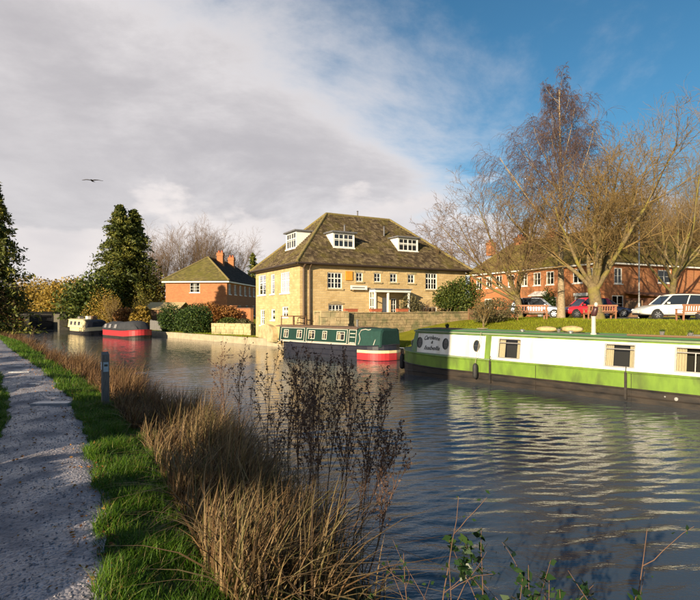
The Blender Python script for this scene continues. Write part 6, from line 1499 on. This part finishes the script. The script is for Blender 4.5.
def lawns():
    rng = np.random.default_rng(302); parts = []
    N_ = 85000; u = rng.uniform(-16, 17, N_); n = nf(u) + .1 + (35.4 - nf(u)) * rng.random(N_); k = np.ones(N_, bool)
    x, y = u * DU[0] + n * DN[0], u * DU[1] + n * DN[1]; t = (x - wa[0]) * HF[0] + (y - wa[1]) * HF[1]; s = (x - wa[0]) * HL[0] + (y - wa[1]) * HL[1]
    k &= ~((s > -.3) & (t > -.4) & (t < 13)); k &= np.abs(x) < .75 * y; u, n = u[k], n[k]; N_ = len(u)
    parts.append(blades_np(un_pts(u, n, -.01), rng.uniform(.05, .15, N_), rng.uniform(.012, .024, N_), rng.uniform(.2, .9, N_), rng, 2))
    N_ = 20000; u = rng.uniform(22, 62, N_); n = nf(u) + .35 + 4.5 * rng.random(N_) ** 1.4; x, y = u * DU[0] + n * DN[0], u * DU[1] + n * DN[1]
    t = (x - HC[0]) * HF[0] + (y - HC[1]) * HF[1]; k = t < -.2; u, n = u[k], n[k]; N_ = len(u)
    parts.append(blades_np(un_pts(u, n, -.01), rng.uniform(.05, .15, N_), rng.uniform(.015, .03, N_), rng.uniform(.2, .9, N_), rng, 2))
    v, q, r = join_np(parts); tag(link('lawn_grass', np_quads(v, q, r, 'lawn_grass'), M['lawn']), 'sunlit yellow green lawn grass on the far bank', 'grass', kind='stuff')
lawns()
def reeds():
    rng = np.random.default_rng(303)
    def bed(N_, ulo, uhi, pw_, f0, f1, h0, h1, w0, w1, matn, name, label, lean=(.08, .85), dens=None):
        u = ulo + (uhi - ulo) * rng.random(N_) ** pw_; a, b = pr(u) + (nw(u) - pr(u)) * f0, nw(u) + f1; t = rng.random(N_); n = a + (b - a) * t
        cl = np.sin(u * 2.3 + 1.0) * np.sin(n * 2.9 + u * .7) + .8 * np.sin(u * 5.9 - n * 4.1) * np.sin(u * 3.1 + n * 6.7); keep = rng.random(N_) < .5 + .55 * cl
        u, n, cl, t = u[keep], n[keep], cl[keep], t[keep]; m = len(u); H = rng.uniform(h0, h1, m) * (.82 + .28 * cl) * (.62 + .5 * np.minimum(1, t * 1.8))
        az = np.where(rng.random(m) < .55, math.atan2(DN[1], DN[0]) + rng.normal(-.3, .9, m), rng.uniform(0, 6.28, m))
        v, q, r = blades_np(un_pts(u, n, -.02), np.maximum(H, .12), rng.uniform(w0, w1, m), np.where(rng.random(m) < .16, rng.uniform(1.2, 2.4, m), rng.uniform(*lean, m)), rng, 5, .42, az=az, rnd=np.clip(rng.normal(.5 + .14 * cl, .3, m), 0, 1))
        tag(link(name, np_quads(v, q, r, name), M[matn]), label, 'reeds', kind='stuff')
    bed(20000, 2.5, 9.5, .95, .30, .0, .35, 1.0, .007, .019, 'reed', 'reed_bed', 'tangled olive and straw reeds on the near bank in the foreground')
    bed(19000, 7.5, 21, 1.2, .32, .06, .35, .95, .008, .018, 'reedbrown', 'reed_bed', 'brown dry reeds along the bank around the marker post')
    bed(9000, 19, 60, 1.2, .45, .10, .35, .75, .010, .022, 'reedbrown', 'reed_bed', 'far strip of brown reeds along the bank towards the lock')
reeds()
def dead_weed(loc, H, seed, label, lean=(0, 0), n_br=9, dens=1.0, matn='seed', spread=24):
    rng = np.random.default_rng(seed); r = empty('dead_weed', loc, 0, label, 'weed', 'dead weeds on the near bank')
    P, rad = grow(np.array([(0, 0, -.05)]), np.array([(lean[0], lean[1], 1.0)]), np.array([H]), np.array([.0075]), np.array([.003]), 9, .045, .02, rng); parts = [tubes_np(P, rad, 5)]
    s, d, ln, rr = spawn(P, rad, n_br, .28, .95, spread, 9, .42, np.array([H]), rng, .6, .25); P2, r2 = grow(s, d, ln, np.maximum(rr, .0028), np.full(len(s), .0016), 6, .07, .07, rng); parts.append(tubes_np(P2, r2, 4))
    s, d, ln, rr = spawn(P2, r2, 5, .25, 1.0, 38, 12, .4, ln, rng, .6, .1); P3, r3 = grow(s, d, ln, np.full(len(s), .0022), np.full(len(s), .0012), 3, .1, .05, rng); parts.append(tubes_np(P3, r3, 3))
    vs_, qs, b = [], [], 0
    for v, q in parts: vs_.append(v); qs.append(q + b); b += len(v)
    link('stem', np_quads(np.concatenate(vs_), np.concatenate(qs), name='stem'), M['weed'], r)
    pts = []
    for Q, m in ((P3, int(5 * dens)), (P2, int(7 * dens))):
        k = (.35 + .65 * rng.random((len(Q), max(1, m)))) * (Q.shape[1] - 1.001); i = k.astype(int); f = (k - i)[..., None]; ar = np.arange(len(Q))[:, None]
        pts.append((Q[ar, i] * (1 - f) + Q[ar, i + 1] * f).reshape(-1, 3))
    pts = np.concatenate(pts); pts = pts + rng.normal(0, .008, pts.shape); v, q, rn = leaves_np(pts, .014, rng, aspect=.6); o = link('seed_heads', np_quads(v, q, rn, 'seed_heads'), M[matn], r); o['kind'] = 'stuff'
    return r
def weeds():
    spots = [(300, 5.9, 1.75, (.0, 0), 'tallest dead weed in the middle of the dark clump over the water'), (318, 5.6, 1.65, (.06, 0), 'dead weed just right of the tallest one'), (335, 5.5, 1.62, (.10, -.02), 'dead weed third from the tallest, leaning right'), (288, 6.2, 1.6, (-.03, 0), 'dead weed just left of the tallest one'),
             (352, 5.3, 1.5, (.14, -.03), 'dead weed at the right side of the dark clump'), (344, 5.0, 1.25, (.45, -.02), 'dead weed arching far right over the water'), (325, 6.1, 1.7, (.05, .04), 'dead weed behind the dark clump centre'), (308, 5.2, 1.35, (.02, 0), 'shorter dead weed at the front of the dark clump'),
             (272, 6.6, 1.6, (-.02, 0), 'thin dead weed standing left of the dark clump'), (240, 7.2, 1.7, (.02, 0), 'tall lone dead weed over the brown reeds'), (228, 7.6, 1.55, (-.02, 0), 'lone dead weed left of the tall lone one'), (366, 4.7, 1.1, (.40, -.05), 'low dead weed leaning right at the water edge'), (360, 5.6, 1.5, (.22, 0), 'dead weed leaning right behind the arching one'), (312, 6.4, 1.75, (.0, .02), 'tall dead weed at the back of the dark clump'), (343, 5.9, 1.55, (.16, 0), 'dead weed between the clump centre and its right side'), (280, 5.6, 1.2, (-.05, 0), 'short dead weed at the left front of the dark clump')]
    for i, (px, D, H, ln, lab) in enumerate(spots):
        x, y = on_ray(px, D); z = max(gz(x, y), 0.02); dead_weed((x, y, z), H * 1.02, 400 + i, lab, ln, 15 if i < 8 else 9, 1.7 if i < 8 else 1.2, spread=22)
    # far little ones on the bank edge by the lock reach
    for i, (u, lab) in enumerate(((22, 'dead weed on the bank left of the marker post'), (27, 'dead weed farther along the bank towards the lock'), (33, 'farthest dead weed on the bank towards the lock'))):
        x, y = W(u, float(nw(u)) - .5); dead_weed((x, y, gz(x, y)), .95, 440 + i, lab, (0, 0), 8, .8)
weeds()
def bramble(loc, H, seed, label, lean, leafn=26, leaf=.030, branches=5, matn='bramble'):
    rng = np.random.default_rng(seed); r = empty('bramble', loc, 0, label, 'bramble', 'brambles at the bottom edge')
    P, rad = grow(np.array([(0, 0, -.05)]), np.array([(lean[0], lean[1], 1.0)]), np.array([H]), np.array([.006]), np.array([.0018]), 9, .06, -.01, rng); parts = [tubes_np(P, rad, 5)]; Q = [P]
    if branches:
        s, d, ln, rr = spawn(P, rad, branches, .25, .9, 40, 10, .4, np.array([H]), rng, .7, .05); P2, r2 = grow(s, d, ln, np.full(len(s), .003), np.full(len(s), .0012), 5, .1, -.01, rng); parts.append(tubes_np(P2, r2, 4)); Q.append(P2)
    vs_, qs, b = [], [], 0
    for v, q in parts: vs_.append(v); qs.append(q + b); b += len(v)
    link('stem', np_quads(np.concatenate(vs_), np.concatenate(qs), name='stem'), M['weed'], r)
    if leafn:
        pts = []
        for A in Q:
            m = leafn if len(A) == 1 else max(3, leafn // 2); k = (.3 + .7 * rng.random((len(A), m))) * (A.shape[1] - 1.001); i = k.astype(int); f = (k - i)[..., None]; ar = np.arange(len(A))[:, None]
            pts.append((A[ar, i] * (1 - f) + A[ar, i + 1] * f).reshape(-1, 3))
        pts = np.concatenate(pts); pts = pts + rng.normal(0, .018, pts.shape); v, q, rn = leaves_np(pts, leaf, rng, aspect=.55, flat=.2); link('leaves', np_quads(v, q, rn, 'leaves'), M[matn], r)
def brambles():
    def b(px, D, ztop_y, seed, lab, lean=(0, 0), **k):
        x, y = on_ray(px, D); z = gz(x, y); zt = EYE + (HZ - ztop_y) * D / FPX; bramble((x, y, z), max(.3, zt - z) / max(.6, math.cos(math.atan(math.hypot(*lean)))), seed, lab, lean, **k)
    b(488, 2.75, 522, 501, 'leafy bramble spray in the middle of the bottom edge', (.02, 0), leafn=34)
    b(500, 2.6, 556, 502, 'short leafy bramble right of the middle spray', (.10, 0), leafn=30)
    b(452, 2.8, 545, 503, 'thin bramble stem with few leaves at the bottom edge', (-.08, 0), leafn=12, leaf=.018, branches=4)
    b(430, 2.9, 490, 504, 'long bare bramble stem leaning right over the water', (.22, 0), leafn=8, leaf=.014, branches=3)
    b(590, 2.5, 552, 505, 'leafy bramble near the bottom right corner', (.06, 0), leafn=34)
    b(575, 2.6, 575, 506, 'short bramble left of the bottom right bramble', (-.06, 0), leafn=22)
    b(600, 2.5, 520, 507, 'thin bare stem rising above the bottom right bramble', (.12, 0), leafn=5, leaf=.014, branches=2)
    b(520, 2.7, 565, 508, 'low bramble between the two leafy sprays', (.03, 0), leafn=20)
    b(545, 2.6, 572, 509, 'low thin bramble right of the low one', (-.03, 0), leafn=12, leaf=.02)
    b(410, 3.0, 540, 510, 'thin bramble stem at the right end of the reeds', (-.05, 0), leafn=9, leaf=.016)
brambles()
# --- litter and small fittings
def litter():
    rng = np.random.default_rng(601); n = 1500; u = 1.2 + 24 * rng.random(n) ** 1.5; e = rng.random(n)
    k = np.where(rng.random(n) < .6, pr(u) - rng.random(n) ** 2 * .35 + .1, pr(u) - PW * rng.random(n)); z = np.where(k < pr(u), path_z(u, k), ground_z(u, k) + .02)
    P = np.stack([u * DU[0] + k * DN[0], u * DU[1] + k * DN[1], z + .012], 1); v, q, r = leaves_np(P, .018, rng, flat=.85, aspect=.5)
    tag(link('fallen_leaves', np_quads(v, q, r, 'fallen_leaves'), M['russet']), 'small brown fallen leaves along the towpath edge', 'leaves', kind='stuff')
litter()
def boat_fittings():
    for x in (5.9, 8.6, 11.2):                    # weld seams down the plating
        mb = MB(); mb.box(x - .006, x + .006, -1.062, -1.046, .02, .79); mb.build('weld_seam', M['hullblack'], wb)
    for i, x in enumerate((5.0, 6.6, 10.1)):
        mb = MB(); mb.lathe([(.05, 0), (.05, .03), (.085, .045), (.085, .06), (.03, .085)], (x, -.18, 1.745), 12); mb.build('roof_vent', M['metal'], wb)
    for x0, x1, dz in ((1.05, 4.0, .0),):
        mb = MB(); mb.box(x0, x1, -.862, -.852, 1.60, 1.612); mb.build('coach_line', M['bgreendk'], wb)
    mb = MB(); pts = []
    for k in range(70):
        a = k * .45; r_ = .10 + .0016 * k; pts.append((3.3 + r_ * math.cos(a), .1 + r_ * math.sin(a), 1.775 + .0004 * k))
    mb.tube(pts, .012, 5); mb.build('coiled_rope', M['rope'], wb)
    for (x, y, z), (gu, gn), lab in (((.5, 1.0, .85), (12.9, 18.6), 'mooring rope from the white narrowboat stern to the bank'), ):
        a = V(on_roof(x, y, z)); gx, gy = W(gu, gn); b = V((gx, gy, gz(gx, gy) + .02)); mb = MB(); mb.tube([a.lerp(b, t) - V((0, 0, .12 * math.sin(math.pi * t))) for t in [i / 8 for i in range(9)]], .011, 5); tag(mb.build('mooring_rope', M['rope']), lab, 'rope')
    # creases and fittings on the dark green hood
boat_fittings()
